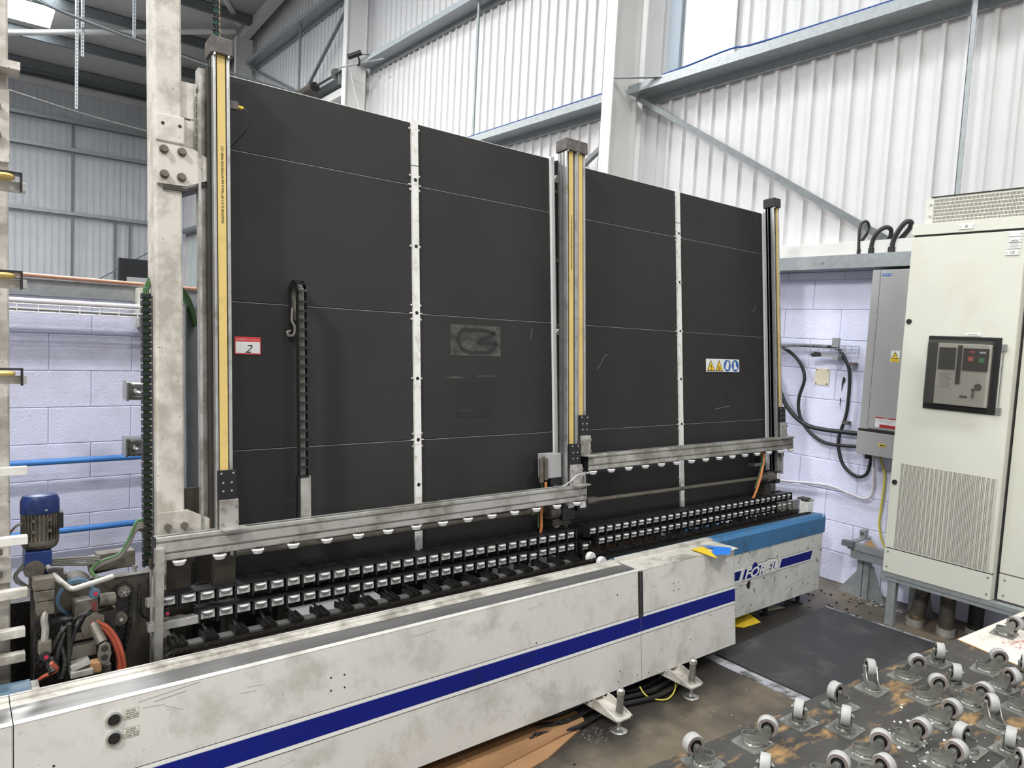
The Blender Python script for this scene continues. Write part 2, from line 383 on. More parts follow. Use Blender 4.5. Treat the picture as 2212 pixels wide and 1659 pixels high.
for j, z in enumerate((4.06, 5.77, 7.18)):
    spans = ((-6, 4.7), (4.82, 10.39), (10.51, 15.79), (15.91, 21.3))
    names = ('right of the near column', 'between the near and the camera-carrying column', 'between the camera-carrying and the far column', 'beyond the far column')
    for (a, b), nm in zip(spans, names):
        girt(a, b, z, '%s galvanised girt on the white wall, %s' % (('lowest', 'middle', 'highest')[j], nm))
# sag rods between girts
for y_, z0, z1, nm in ((1.88, 2.5, 3.98, 'above the electrical cabinets'), (7.32, 4.06, 5.69, 'in the bay between two columns'), (7.2, 2.5, 3.98, 'behind the black board'),
                       (13.0, 5.78, 7.1, 'in the farthest visible bay'), (18.6, 5.78, 7.1, 'past the far column'), (1.88, 4.06, 8.2, 'at the top right')):
    mb = MB().box(4.99, 5.03, y_-.003, y_+.003, z0, z1).box(4.99, 4.996, y_-.03, y_, z0, z1)
    solo('sag_bar', mb, 'galv', 'upright galvanised angle %s' % nm, 'strut', 'upright angles between girts', o=(5, y_, z0))
# diagonal braces
for a, b, nm in (((5.04, 4.66, 3.96), (5.125, 2.25, 2.46), 'sloping from the near column down to the cabinets'),
                 ((5.04, 5.1, 3.6), (5.06, 7.2, 2.5), 'sloping behind the near column and twin masts'),
                 ((5.02, 10.7, 7.0), (5.02, 13.0, 5.7), 'rising to the camera-carrying column'),
                 ((5.05, 15.90, 7.1), (5.02, 13.0, 5.9), 'falling from the far column')):
    solo('diagonal_brace', MB().bar(a, b, .045, .045), 'galv_dark', 'thin galvanised diagonal brace %s' % nm, 'brace', 'diagonal wall braces', o=b)
# flat door-head panel in the cladding and its flashing
solo('flat_panel', MB().box(5.135, 5.148, 3.72, 4.27, 4.07, 8.1), 'panel_smooth', 'smooth pale metal panel set in the ribbed wall above the lowest girt', 'panel', o=(5.14, 4, 4.07))
solo('flashing', MB().box(5.10, 5.148, 4.275, 4.40, 4.07, 8.1), 'strip_blue_grey', 'blue-grey vertical flashing beside the smooth panel', 'flashing', o=(5.14, 4.3, 4.07))
mb = MB().tube([(4.935, 4.3, 4.066), (4.935, 4.0, 4.075), (4.94, 3.6, 4.10), (4.935, 3.2, 4.07), (4.935, 1, 4.068), (4.935, -3, 4.068)], .008)
solo('blue_cable', mb, 'cable_blue', 'dark blue cable lying along the top of the lowest girt', 'cable', o=(4.935, 4, 4.07))
mb = MB().tube([(4.935, 10.3, 4.066), (4.935, 7, 4.068), (4.935, 4.85, 4.07)], .008)
solo('blue_cable', mb, 'cable_blue', 'dark blue cable on the girt left of the near column', 'cable', o=(4.935, 7, 4.07))
# ---- lower block wall on the right
bm_ = MB().box(0, .055, -.2235, .2235, -.111, .111)
blk = bm_.mesh('block', 'block')
def dobevel(me, wd=.004):
    b = bmesh.new(); b.from_mesh(me); bmesh.ops.bevel(b, geom=b.edges[:], offset=wd, segments=1, affect='EDGES'); b.to_mesh(me); b.free()
dobevel(blk)
for k in range(10):
    off = 3.09+.225 if k % 2 == 0 else 3.09
    j0 = -5
    for j in range(-6, 5):
        yc = off+.45*j
        if yc > 5.0: continue
        o = inst('block', blk, wr, (XW+random.uniform(-.0008, .0008), yc, .1125+.225*k))
hb = MB().box(0, .055, -.2235, .2235, -.029, .029).mesh('block', 'block'); dobevel(hb)
for j in range(-6, 5):
    yc = 3.09+.225+.45*j
    if yc < 5.0: inst('block', hb, wr, (XW, yc, 2.281))
# cill flashing and galvanised channel on the wall head
solo('cill_flashing', MB().box(5.04, 5.19, -6, 5.05, 2.395, 2.50), 'steel_white', 'white metal cill capping the painted block wall', 'flashing', o=(5.1, 3, 2.4), bevel=.003)
t = thing('wall_channel', 'galvanised channel along the head of the block wall', 'channel', (5.05, 3, 2.31))
part('channel', MB().box(4.995, 5.001, -3, 5.03, 2.31, 2.405).box(5.001, 5.18, -3, 5.03, 2.31, 2.316).box(5.001, 5.18, -3, 5.03, 2.399, 2.405), 'galv', t)
part('bolt', MB().cyl((4.985, 2.72, 2.355), (4.996, 2.72, 2.355), .009, n=6), 'chrome', t)
# ---- partition block wall behind the machine
wp = struct('wall_back', MB().box(-4, XW, YP+.008, YP+.2, 0, 1.80), 'mortar')
blk2 = MB().box(-.2235, .2235, 0, .055, -.111, .111).mesh('block', 'block'); dobevel(blk2)
for k in range(8):
    off = .471+.225 if k % 2 == 0 else .471
    for j in range(-2, 10):
        inst('block', blk2, wp, (off+.45*j, YP, .1125+.225*k))
t = thing('capping_beam', 'grey galvanised beam capping the lilac block wall at left', 'beam', (.6, 5.1, 1.8))
part('web', MB().box(-3, 5.0, 5.085, 5.095, 1.80, 1.895), 'galv', t); part('top_flange', MB().box(-3, 5.0, 5.06, 5.26, 1.895, 1.905), 'galv', t)
# pipes and wire tray on the partition
solo('copper_pipe', MB().cyl((-1, 4.97, 1.925), (1.6, 4.95, 1.90), .012, n=12), 'copper', 'thin copper-brown pipe above the grey capping beam', 'pipe', o=(.6, 4.95, 1.91))
solo('white_conduit', MB().cyl((-1, 4.95, 1.765), (1.6, 4.95, 1.765), .015, n=12), 'cable_white', 'white conduit running above the wire tray on the left wall', 'conduit', o=(.6, 4.95, 1.77))
for k, zz in enumerate((.815, .388)):
    solo('air_pipe', MB().cyl((-1, 4.97, zz), (3.2, 4.97, zz), .019, n=16), 'pipe_blue', ('bright blue air pipe, the upper of two on the left block wall', 'bright blue air pipe low on the wall behind the blue-capped motor')[k], 'pipe', o=(.5, 4.97, zz))
def tray(name, label, org_, L, depthdir, w, h, pitch, n, matn='galv', r=.0022):
    # L: length vector, depthdir: towards the wall
    t = thing(name, label, 'cable tray', org_)
    o = Vector(org_); L = Vector(L); d = Vector(depthdir)*w; u = Vector((0, 0, h)); ld = L.normalized()
    long = MB()
    for q in (u, u*.45, Vector((0, 0, 0)), d*.5, d, d+u*.45, d+u): long.cyl(o+q, o+q+L, r, n=6)
    part('long_wire', long, matn, t)
    for k in range(n):
        b = o+ld*(k*pitch+.01); mb = MB()
        for p, q in ((u, Vector()), (Vector(), d), (d, d+u)): mb.cyl(b+p, b+q, r, n=6)
        part('cross_wire', mb, matn, t)
    return t
tray('wire_tray', 'white wire basket tray along the left block wall', (-.02, 4.86, 1.70), (1.6, 0, 0), (0, 1, 0), .1, .045, .1017, 15, 'white_plastic', .003)
mb = MB()
for k in range(5): mb.tube([(-.05, 4.88+.016*k, 1.712), (.4, 4.88+.017*k, 1.715+.004*(k % 2)), (1, 4.88+.016*k, 1.712), (1.6, 4.88+.016*k, 1.712)], .007)
solo('tray_cables', mb, 'cable_grey', 'grey cables lying in the white wire tray', 'cables', o=(.6, 4.9, 1.71))
# gripper valves sticking out behind the column (seen on the left wall)
for k, zz in enumerate((1.28, .955)):
    t = thing('air_valve', ('silver pneumatic valve block beside the cable chain, upper one', 'silver pneumatic valve block beside the cable chain, lower one')[k], 'valve', (.9, 4.5, zz), group='silver valve blocks')
    sc = .94
    part('body', MB().box(.80, .93, 4.5, 4.6, zz-.05, zz+.05).box(.812, .93, 4.49, 4.5, zz+.02, zz+.045).box(.815, .93, 4.49, 4.5, zz-.05, zz-.03), 'steel', t, bevel=.004)
    part('end_plate', MB().box(.785, .80, 4.49, 4.61, zz-.055, zz+.055), 'steel', t, bevel=.004)
    part('elbow', MB().tube([(.83, 4.49, zz+.01), (.83, 4.46, zz), (.86, 4.455, zz-.01), (.93, 4.46, zz-.015)], .011), 'chrome', t)
    for a in (-.03, 0, .03): part('fitting', MB().cyl((.81, 4.49, zz+a), (.81, 4.478, zz+a), .006, n=8), 'steel_dirty', t)
    part('mounting_rod', MB().cyl((.93, 4.55, zz), (1.10, 4.55, zz), .02, n=10), 'steel_dirty', t)
t = thing('valve_post', 'dark steel post carrying the two silver valve blocks', 'post', (1.12, 4.56, 0))
part('post', MB().box(1.10, 1.15, 4.52, 4.60, 0, 1.40), 'grime', t)
part('foot_plate', MB().box(1.04, 1.21, 4.46, 4.66, 0, .01), 'grime', t)
# far things over the partition
t = thing('control_screen', 'black framed screen standing beyond the left block wall', 'screen', (1.26, 7, 1.0))
part('housing', MB().box(1.15, 1.42, 6.99, 7.06, 1.60, 2.20), 'black', t, bevel=.004)
part('glass', MB().box(1.205, 1.40, 6.984, 6.99, 1.72, 2.12), 'black', t)
part('screen', MB().box(1.21, 1.395, 6.980, 6.984, 1.74, 2.04), 'grey_box', t); part('post', MB().box(1.24, 1.32, 7.0, 7.05, 0, 1.60), 'black', t)
part('base', MB().box(1.1, 1.5, 6.85, 7.2, 0, .03), 'black', t)
t = thing('glass_sheet', 'pale green glass sheet standing beyond the wall, seen beside the column', 'glass', (1.7, 6.5, 0))
part('pane', MB().box(1.60, 2.3, 6.5, 6.506, 1.0, 2.37), 'pane', t); part('rack', MB().box(1.5, 2.4, 6.45, 6.6, 0, 1.0), 'grime', t)
for (x, y, zb, nm) in ((1.415, 12, 4.57, 'long slotted steel hanger dropping from the roof'), (1.51, 12.2, 5.37, 'short slotted steel hanger right behind the long one'), (2.135, 12, 5.72, 'short slotted steel hanger left of the big white column')):
    t = thing('slotted_hanger', nm, 'hanger', (x, y, zb))
    zt = zroof(y)-.03
    part('channel', MB().box(x-.021, x+.021, y, y+.003, zb, zt).box(x-.021, x-.018, y, y+.02, zb, zt).box(x+.018, x+.021, y, y+.02, zb, zt), 'galv', t)
    mb = MB(); z = zb+.03
    while z < zt: mb.box(x-.005, x+.005, y-.001, y+.0005, z, z+.028); z += .05
    part('slots', mb, 'ink', t, stuff=True)
solo('overhead_cable', MB().tube([(.5, 12, 5.98), (1.4, 12, 5.82), (2.3, 12, 5.72), (3.4, 12, 5.62), (4.58, 12, 5.56)], .022), 'galv_dark', 'thick grey overhead line sagging across the top left', 'cable', o=(2, 12, 5.75))
solo('overhead_cable', MB().tube([(.5, 12.03, 6.07), (1.4, 12.03, 5.83), (2.3, 12.03, 5.775), (3.4, 12.03, 5.64)], .008), 'cable', 'thin black overhead line just above the thick grey one', 'cable', o=(2, 12, 5.75))
solo('overhead_cable', MB().tube([(.6, 12, 4.64), (1.5, 12, 4.52), (2.4, 12, 4.45), (3.2, 12, 4.42)], .009), 'cable_grey', 'thin line stretched low across the far cladding wall', 'cable', o=(2, 12, 4.5))
# far wall girts
for z, nm in ((6.50, 'highest'), (5.80, 'second'), (4.22, 'third'), (2.45, 'lowest')):
    t = thing('girt', '%s grey girt on the far cladding wall' % nm, 'girt', (2, YF-.1, z), group='girts on the far cladding wall')
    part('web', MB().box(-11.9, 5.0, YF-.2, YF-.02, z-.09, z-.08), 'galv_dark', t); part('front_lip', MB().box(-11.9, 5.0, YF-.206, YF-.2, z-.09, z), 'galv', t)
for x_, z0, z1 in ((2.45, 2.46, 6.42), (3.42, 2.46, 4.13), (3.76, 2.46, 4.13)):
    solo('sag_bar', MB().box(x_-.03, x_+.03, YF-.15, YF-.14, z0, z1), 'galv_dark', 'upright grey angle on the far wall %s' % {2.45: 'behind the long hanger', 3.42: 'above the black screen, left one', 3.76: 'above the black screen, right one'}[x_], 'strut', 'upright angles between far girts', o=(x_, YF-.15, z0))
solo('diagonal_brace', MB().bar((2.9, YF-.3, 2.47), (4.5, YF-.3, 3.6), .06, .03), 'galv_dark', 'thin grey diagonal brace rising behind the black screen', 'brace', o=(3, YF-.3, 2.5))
# roller door drum, shaft and rail near the camera column
t = thing('door_drum', 'dark roller shutter drum and shaft above the black board', 'roller drum', (4.8, 12, 5.65))
part('drum', MB().cyl((4.8, 11.75, 5.66), (4.8, 15, 5.66), .085, n=20), 'pole_rust', t); part('shaft', MB().cyl((4.8, 10.7, 5.66), (4.8, 11.75, 5.66), .018, n=10), 'cable', t)
part('drum_end', MB().cyl((4.8, 11.73, 5.66), (4.8, 11.75, 5.66), .07, n=20), 'cable', t)
part('pulley', MB().lathe([(.09, -.012), (.09, -.006), (.07, 0), (.09, .006), (.09, .012)], (4.8, 10.9, 5.66), ax=1), 'steel', t)
part('bracket', MB().box(4.8, 5.05, 10.82, 10.83, 5.5, 5.72), 'galv', t)
solo('door_rail', MB().box(4.95, 5.05, 10.52, 15.7, 5.40, 5.52), 'steel_white', 'white box rail under the roller drum', 'rail', o=(5, 12, 5.45))
# security camera
t = thing('security_camera', 'small dark bullet security camera on the second column', 'camera', (4.62, 9.9, 5.64))
part('body', MB().cyl((4.55, 9.95, 5.60), (4.70, 9.83, 5.68), .038, n=14), 'black', t); part('stem', MB().tube([(4.66, 9.86, 5.64), (4.69, 9.85, 5.55), (4.69, 9.9, 5.50)], .014), 'black', t)
part('bar', MB().bar((4.60, 10.42, 5.58), (4.9, 9.5, 5.56), .03, .012), 'galv', t)
solo('dangling_wire', MB().tube([(4.72, 10.2, 5.5), (4.74, 10.1, 5.2), (4.75, 9.95, 4.9), (4.75, 10.0, 4.5), (4.78, 10.0, 4.2)], .007), 'cable_white', 'white wire hanging down beside the camera column', 'wire', o=(4.74, 10, 5))
# ================================================================== GLASS LINE (everything leans back 6 degrees)
# ---- black backing boards
def board_section(x0, x1, xs, label, key):
    t = thing('backing_board', label, 'board', (x0, .13, .6), tilt=True, group=None)
    rows = (.62, 1.235, 1.814, 2.404, 2.692)
    g = .0015
    for a, b in ((x0, xs-.017), (xs+.017, x1)):
        for k in range(4):
            part('panel', MB().box(a, b, .13, .148, rows[k]+g, rows[k+1]-g), 'board', t)
            part('edge_lip', MB().box(a, b, .1292, .131, rows[k+1]-g-.0022, rows[k+1]-g), 'label_white' if k == 3 else 'ink_grey', t)
    part('joint_backing', MB().box(x0, x1, .149, .155, .62, 2.69), 'black_matt', t)
    part('strip', MB().box(xs-.017, xs+.017, .118, .149, .66, 2.488), 'strip', t)
    part('strip', MB().box(xs-.017, xs+.017, .118, .149, 2.493, 2.70), 'strip', t)
    holes = MB()
    ws = (2.425, 2.12, 1.815, 1.515, 1.235, 1.03)
    for w_ in ws: holes.cyl((xs, .1172, w_), (xs, .121, w_), .0085, n=12)
    part('holes', holes, 'ink', t)
    sc = MB()
    for w_ in (2.66, 2.445, 2.38, 2.12, 1.85, 1.785, 1.515, 1.262, 1.205, .9):
        for sx in (-1, 1): sc.lathe([(.0065, .13), (.006, .124), (.002, .122)], (xs+sx*.024, 0, w_), ax=1, n=8)
    part('screws', sc, 'chrome', t)
    for w_ in rows[1:4]: part('joint_tab', MB().box(xs-.033, xs+.033, .1235, .129, w_-.0025, w_+.0025), 'strip', t)
    return t
b1 = board_section(.845, 2.505, 1.676, 'large black backing board left of the twin masts, with the numbered sticker', 'l')
b2 = board_section(2.56, 4.51, 3.57, 'large black backing board right of the twin masts, with the safety sign strip', 'r')
# light scratches and residue on the boards
def rib(pts, wd, v): # thin flat ribbon in the board plane
    mb = MB()
    for (a, b) in zip(pts, pts[1:]):
        dx, dz = b[0]-a[0], b[1]-a[1]; l = math.hypot(dx, dz); nx, nz = -dz/l*wd/2, dx/l*wd/2
        mb.add([(a[0]-nx, v, a[1]-nz), (b[0]-nx, v, b[1]-nz), (b[0]+nx, v, b[1]+nz), (a[0]+nx, v, a[1]+nz)], [(0, 1, 2, 3)])
    return mb
part('scratch', rib([(2.845, 1.57), (2.875, 1.60), (2.90, 1.64), (2.93, 1.655)], .0028, .1288), 'ink_grey', b2)
part('scratch', rib([(3.93, 1.32), (4.10, 1.335)], .0025, .1288), 'ink_grey', b2)
part('scratch', rib([(4.38, 1.98), (4.42, 2.03)], .0025, .1288), 'ink_grey', b2)
part('scratch', rib([(2.36, 1.72), (2.375, 1.78)], .002, .1288), 'ink_grey', b1)
m_res = mat('residue', (.085, .08, .068), .7, spot=(.032, .032, .031), spots=.75, sscale=16, var=.15)
part('adhesive_residue', MB().box(1.865, 2.165, .1284, .130, 1.625, 1.775), 'residue', b1, 'square patch of old adhesive')
part('adhesive_residue', rib([(1.93, 1.655), (1.905, 1.70), (1.93, 1.75), (2.06, 1.752), (2.13, 1.74), (2.02, 1.69), (2.14, 1.69), (2.10, 1.645), (1.98, 1.64), (1.93, 1.655)], .018, .1280), 'board', b1)
part('tape_mark', MB().box(1.84, 1.93, .1286, .130, 1.515, 1.528), 'residue', b1)
part('tape_mark', MB().box(2.02, 2.13, .1286, .130, 1.525, 1.530), 'residue', b1)
part('tape_mark', MB().box(1.90, 2.12, .1288, .130, 1.33, 1.50), 'black_matt', b1, 'darker square where a plate was removed')
text('V.AWIN', .022, (1.90, .1282, 1.355), (1, 0, 0), (0, 0, 1), b1, 'residue', depth=.0002)
text('8', .07, (4.02, .1282, 1.40), (1, 0, 0), (0, 0, 1), b2, 'black_matt', depth=.0003, shear=.3)
# side edge rails beside boards
for x0, x1, nm in ((2.508, 2.546, 'beside the twin masts'), (4.512, 4.556, 'at the right end of the board')):
    t = thing('edge_rail', 'tall white edge rail %s' % nm, 'rail', (x0, .1, .9), tilt=True)
    part('rail', MB().box(x0, x1-.012, .118, .15, .62, 2.70), 'white_plastic', t, bevel=.002)
    part('channel', MB().box(x1-.012, x1+.03, .14, .15, .62, 2.68).box(x1+.024, x1+.03, .10, .15, .62, 2.68), 'alu', t)
    for w_ in (2.52, 2.15, 1.80, 1.49, 1.22): part('bolt', MB().cyl((x1+.006, .128, w_), (x1+.006, .141, w_), .011, n=8), 'steel_dirty', t)
    for w_ in (2.6, 1.78, 1.05): part('bracket', MB().prism([(.10, w_), (.14, w_), (.14, w_-.03), (.13, w_-.03)], 0, x1-.01, x1+.03), 'steel_white', t)
# ---- masts
def mast(x0, x1, label, beltw=.029, wtop=2.70, wb=.86, plates=1.071, capm='cap', bc=None, tx=True, lean=0):
    t = thing('lift_mast', label, 'mast', ((x0+x1)/2, .03, wb), tilt=True, group='aluminium lifting masts with yellow belts'); t.rotation_euler[1] = lean
    c = (x0+x1)/2; w2 = (x1-x0)/2; d = .06
    b = MB().box(x0, x0+.010, 0, d, wb, wtop).box(x1-.010, x1, 0, d, wb, wtop).box(x0, x1, .022, d, wb, wtop)
    b.box(x0, x0+.004, -.004, 0, wb, wtop).box(x1-.004, x1, -.004, 0, wb, wtop)
    part('extrusion', b, 'alu', t, bevel=.001)
    g = MB().box(x0-.0015, x0, .014, .022, wb, wtop).box(x0-.0015, x0, .040, .046, wb, wtop)
    part('side_groove', g, 'galv_dark', t)
    bc = bc or c
    part('belt', MB().box(bc-beltw/2, bc+beltw/2, .002, .008, plates+.1, wtop+.005), 'belt', t, 'yellow toothed belt')
    part('cap', MB().box(x0-.009, x1+.009, -.014, d+.012, wtop, wtop+.062), capm, t, bevel=.003)
    for sx in (x0+.004, x1-.004): part('cap_screw', MB().cyl((sx, -.008, wtop-.008), (sx, -.008, wtop), .005, n=8), 'chrome', t)
    p = part('carriage_plate', MB().box(x0+.002, x1+.008, -.022, -.008, plates, plates+.105), 'black', t, bevel=.001)
    for i, dw in enumerate((.094, .060, .030)):
        for sx in (-1, 1): part('screw', MB().cyl((c+.004+sx*(.021 if i == 0 else .015), -.0235, plates+dw), (c+.004+sx*(.021 if i == 0 else .015), -.0215, plates+dw), .0042, n=8), 'chrome', p)
    q = part('foot_plate', MB().box(x0+.004, x1+.012, -.030, -.018, plates-.104, plates-.001).box(x0+.004, x1+.03, -.075, -.018, plates-.108, plates-.100), 'alu_dirty', t, bevel=.0015)
    for sx, dw in ((x0+.012, -.03), (x1+.006, -.024), (x0+.012, -.088), (x1+.006, -.084)):
        part('bolt', MB().cyl((sx, -.037, plates+dw), (sx, -.029, plates+dw), .0055, n=6), 'steel', q)
    if tx:
        text('MEGADYNE 25 AT5 HFT Made in Italy AUTOMATION WARE 1313', .0125, (c+.006, .0015, 2.08), (0, 0, 1), (-1, 0, 0), t, 'ink', depth=.0003, sx=.8)
    return t
mL = mast(.757, .815, 'aluminium mast with yellow belt and dusty cap, leftmost, beside the big white column')
m1 = mast(2.481, 2.553, 'left one of the twin masts with yellow belts at mid-board', lean=.017)
m2 = mast(2.556, 2.614, 'right one of the twin masts with yellow belts at mid-board', plates=1.217, tx=False, lean=.017)
m3 = mast(4.447, 4.512, 'mast with clean black cap at the right end of the board', plates=1.217, tx=False, beltw=.020, bc=4.497, capm='black')
t = thing('mounting_rail', 'dirty upright rail between the white column and the leftmost mast', 'rail', (.735, .06, .9), tilt=True)
part('rail', MB().box(.722, .745, .06, .10, .93, 2.66), 'alu_dirty', t); part('dust_strip', MB().box(.745, .757, .03, .09, .93, 2.66), 'grime', t)
part('front_flange', MB().box(.716, .724, .04, .06, .93, 2.56), 'alu_dirty', t)
t = thing('sensor', 'small dusty sensor with yellow plug on the leftmost mast', 'sensor', (.83, .03, 2.52), tilt=True)
part('body', MB().box(.815, .85, .005, .03, 2.515, 2.545), 'cap', t, bevel=.002); part('plug', MB().cyl((.85, .015, 2.53), (.868, .015, 2.528), .006, n=10), 'yellow', t)
part('lead', MB().tube([(.868, .015, 2.528), (.885, .01, 2.51), (.885, .03, 2.46), (.86, .08, 2.42), (.845, .118, 2.40)], .003), 'cable', t)
t = thing('sensor', 'small sensor on the right side of the end mast', 'sensor', (4.52, .03, 2.52), tilt=True)
part('body', MB().cyl((4.50, .03, 2.53), (4.545, .03, 2.535), .012, n=10), 'steel_dirty', t); part('lead', MB().tube([(4.545, .03, 2.535), (4.56, .03, 2.5), (4.54, .05, 2.45), (4.505, .055, 2.40)], .003), 'cable', t)
t = thing('cable_drag', 'green plaited cable running up from the dusty mast cap', 'cable', (.783, .05, 2.77), tilt=True)
mb = MB(); mb2 = MB()
for k in range(26):
    w_ = 2.762+k*.022
    (mb if k % 2 else mb2).cyl((.776, .045, w_), (.792, .052, w_+.022), .0075, n=6).cyl((.792, .052, w_), (.776, .045, w_+.022), .007, n=6)
part('green_strand', mb, 'teal', t); part('dark_strand', mb2, 'cable', t); part('yellow_strand', MB().box(.793, .798, .05, .056, 2.762, 3.34), 'belt', t)
# ---- big white column with plates
t = thing('machine_column', 'tall thick dirty-white machine column with bolted brackets, left of the board', 'column', (.61, .1, 0), tilt=True)
part('box_section', MB().box(.573, .665, .06, .19, .05, 3.5), 'column_paint', t, bevel=.008)
a = part('upper_bracket', MB().prism([(.578, 2.205), (.578, 2.352), (.70, 2.348), (.752, 2.322), (.752, 2.242), (.676, 2.207)], 1, .046, .060), 'column_paint', t, bevel=.001)
part('bracket_shelf', MB().prism([(.60, 2.20), (.676, 2.201), (.752, 2.236), (.752, 2.225), (.676, 2.19), (.60, 2.19)], 1, .05, .17), 'grime', t)
for x_, w_ in ((.600, 2.328), (.660, 2.329), (.601, 2.239), (.658, 2.237)):
    b = part('bolt', MB().cyl((x_, .030, w_), (x_, .046, w_), .0125, n=6), 'steel_dirty', t)
    part('washer', MB().cyl((x_, .042, w_), (x_, .0462, w_), .016, n=14), 'steel_dirty', b)
c = part('adjusting_plate', MB().box(.576, .672, .050, .060, 2.36, 2.458), 'column_paint', t, bevel=.004)
for x_ in (.598, .655): part('hole', MB().cyl((x_, .0492, 2.423), (x_, .052, 2.423), .0062, n=12), 'ink', c)
part('wing_plate', MB().box(.665, .708, .075, .085, 2.335, 2.46), 'column_paint', t); part('wing_plate', MB().box(.665, .708, .075, .085, 2.468, 2.60), 'column_paint', t)
part('chain_guide', MB().box(.708, .716, .07, .12, 2.33, 2.60), 'alu_dirty', t)
mb = MB()
for k in range(9): mb.cyl((.712, .082, 2.35+.03*k), (.726, .082, 2.35+.03*k), .009, n=8)
part('chain_rollers', mb, 'chrome', t)
part('lower_bracket', MB().prism([(.573, .955), (.573, 1.035), (.672, 1.038), (.752, .995), (.752, .95)], 1, .044, .060), 'column_paint', t, bevel=.001)
for x_ in (.603, .657): part('bolt', MB().cyl((x_, .028, .985), (x_, .044, .985), .0125, n=6), 'steel_dirty', t)
part('guide_plate', MB().box(.665, .735, .09, .10, .95, 1.11), 'grime', t)
part('base_plate', MB().box(.52, .72, .0, .25, .04, .055), 'grime', t)
solo('grey_post', MB().box(.722, .774, .30, .36, .30, 1.80).box(.722, .728, .27, .30, .30, 1.80), 'galv_dark', 'blue-grey steel post seen in the gap between column and mast', 'post', o=(.75, .33, .3), tilt=True)
# green energy chain at left of the column
t = thing('energy_chain', 'black energy chain full of green cables, left of the white column', 'cable chain', (.55, .12, .8), tilt=True)
lk = MB().box(-.012, -.008, -.016, .016, -.010, .010).box(.013, .017, -.016, .016, -.010, .010).box(-.012, .017, -.017, -.013, -.006, .006).mesh('link', 'black')
for k in range(39): inst('link', lk, t, (0, 0, .05+.0252*k))
mb = MB()
for dx in (-.003, .003, .009): mb.tube([(.55+dx, .125, .84), (.55+dx, .12, 1.3), (.55+dx, .12, 1.78), (.556+dx, .13, 1.84), (.575+dx, .16, 1.88)], .0045)
part('green_cables', mb, 'cable_green', t)
mb = MB()
for k in range(5): mb.tube([(.63, .27+.012*k, 1.90), (.69, .26+.012*k, 1.885-.004*k), (.735, .25+.01*k, 1.82-.004*k), (.76, .25+.01*k, 1.72)], .0055)
solo('cable_arch', mb, ['cable_green'], 'green and grey cables arching out behind the column', 'cables', o=(.7, .26, 1.85), tilt=True)
# energy chain on the front of the board
t = thing('energy_chain', 'black looped energy chain hanging on the left board above its grey plate', 'cable chain', (1.10, .04, .97), tilt=True)
lk = MB().box(-.019, -.016, -.014, .014, -.0175, .0175).box(.016, .019, -.014, .014, -.0175, .0175).box(-.019, .019, -.015, -.011, -.0175, -.008).box(-.0195, -.0185, -.008, .008, -.006, .006).mesh('link', 'black')
for k in range(4, 24): inst('link', lk, t, (0, 0, .02+.0365*k))
for k, an in enumerate((22, 55, 90, 125, 158)):
    a_ = radians(an); r_ = .042
    inst('link', lk, t, (0, .042-r_*cos(a_), .02+.0365*23.6+r_*sin(a_)), (-a_, 0, 0))
for k in range(5): inst('link', lk, t, (0, .084, .02+.0365*(23-k)), (pi, 0, 0))
mb = MB()
for dx in (-.008, .0, .007): mb.tube([(1.10+dx, .04, 1.13), (1.10+dx, .038, 1.5), (1.10+dx, .04, 1.83), (1.10+dx, .05, 1.875), (1.10+dx, .08, 1.89), (1.10+dx, .115, 1.86), (1.10+dx, .12, 1.75)], .0035)
part('cables', mb, 'cable_grey', t)
part('tail_lead', MB().tube([(1.09, .11, 1.80), (1.085, .105, 1.75), (1.095, .10, 1.72), (1.09, .10, 1.69), (1.07, .10, 1.685), (1.065, .10, 1.70), (1.078, .10, 1.705)], .005), 'cable_grey', t)
t2 = thing('chain_plate', 'plain grey metal plate under the energy chain on the left board', 'plate', (1.105, .05, .96), tilt=True)
part('plate', MB().box(1.085, 1.126, .026, .032, .955, 1.125), 'alu_dirty', t2, bevel=.001)
part('side_chain', MB().box(1.076, 1.084, .03, .06, .955, 1.125), 'black', t2)
for dx in (-.008, .008): part('screw', MB().cyl((1.105+dx, .024, .975), (1.105+dx, .027, .975), .003, n=8), 'chrome', t2)
# stickers
t = thing('lot_sticker', 'white sticker with red header and handwritten 2 on the left board', 'sticker', (.915, .128, 1.64), tilt=True)
sx0, sx1, sz0, sz1 = .866, .966, 1.608, 1.676
part('red_card', MB().box(sx0, sx1, .1275, .1295, sz0, sz1), 'red', t); part('white_field', MB().box(sx0+.003, sx1-.003, .1268, .1276, sz0+.004, sz1-.019), 'label_white', t)
text('2', .046, (.903, .1262, 1.614), (1, 0, 0), (0, 0, 1), t, 'ink', depth=.0003, shear=.35, sx=1.1)
text('Cottrill&Co.', .0085, (.869, .1268, 1.663), (1, 0, 0), (0, 0, 1), t, 'label_white', depth=.0003); text('www.cottrillandco.com', .0052, (.911, .1268, 1.6635), (1, 0, 0), (0, 0, 1), t, 'label_white', depth=.0003)
t = thing('safety_sign', 'white safety strip with two yellow triangles and two blue discs on the right board', 'sign', (4.02, .128, 1.6), tilt=True)
part('plate', MB().box(3.84, 4.205, .1268, .1292, 1.563, 1.648), 'label_white', t)
for k, xc in enumerate((3.89, 3.978)):
    part('triangle', MB().prism([(xc-.042, 1.568), (xc+.042, 1.568), (xc, 1.641)], 1, .1260, .1268), 'ink', t)
    part('yellow_field', MB().prism([(xc-.034, 1.5725), (xc+.034, 1.5725), (xc, 1.632)], 1, .1255, .1262), 'yellow', t)
text('!', .05, (3.89, .1250, 1.576), (1, 0, 0), (0, 0, 1), t, 'ink', align='CENTER', bold=.001)
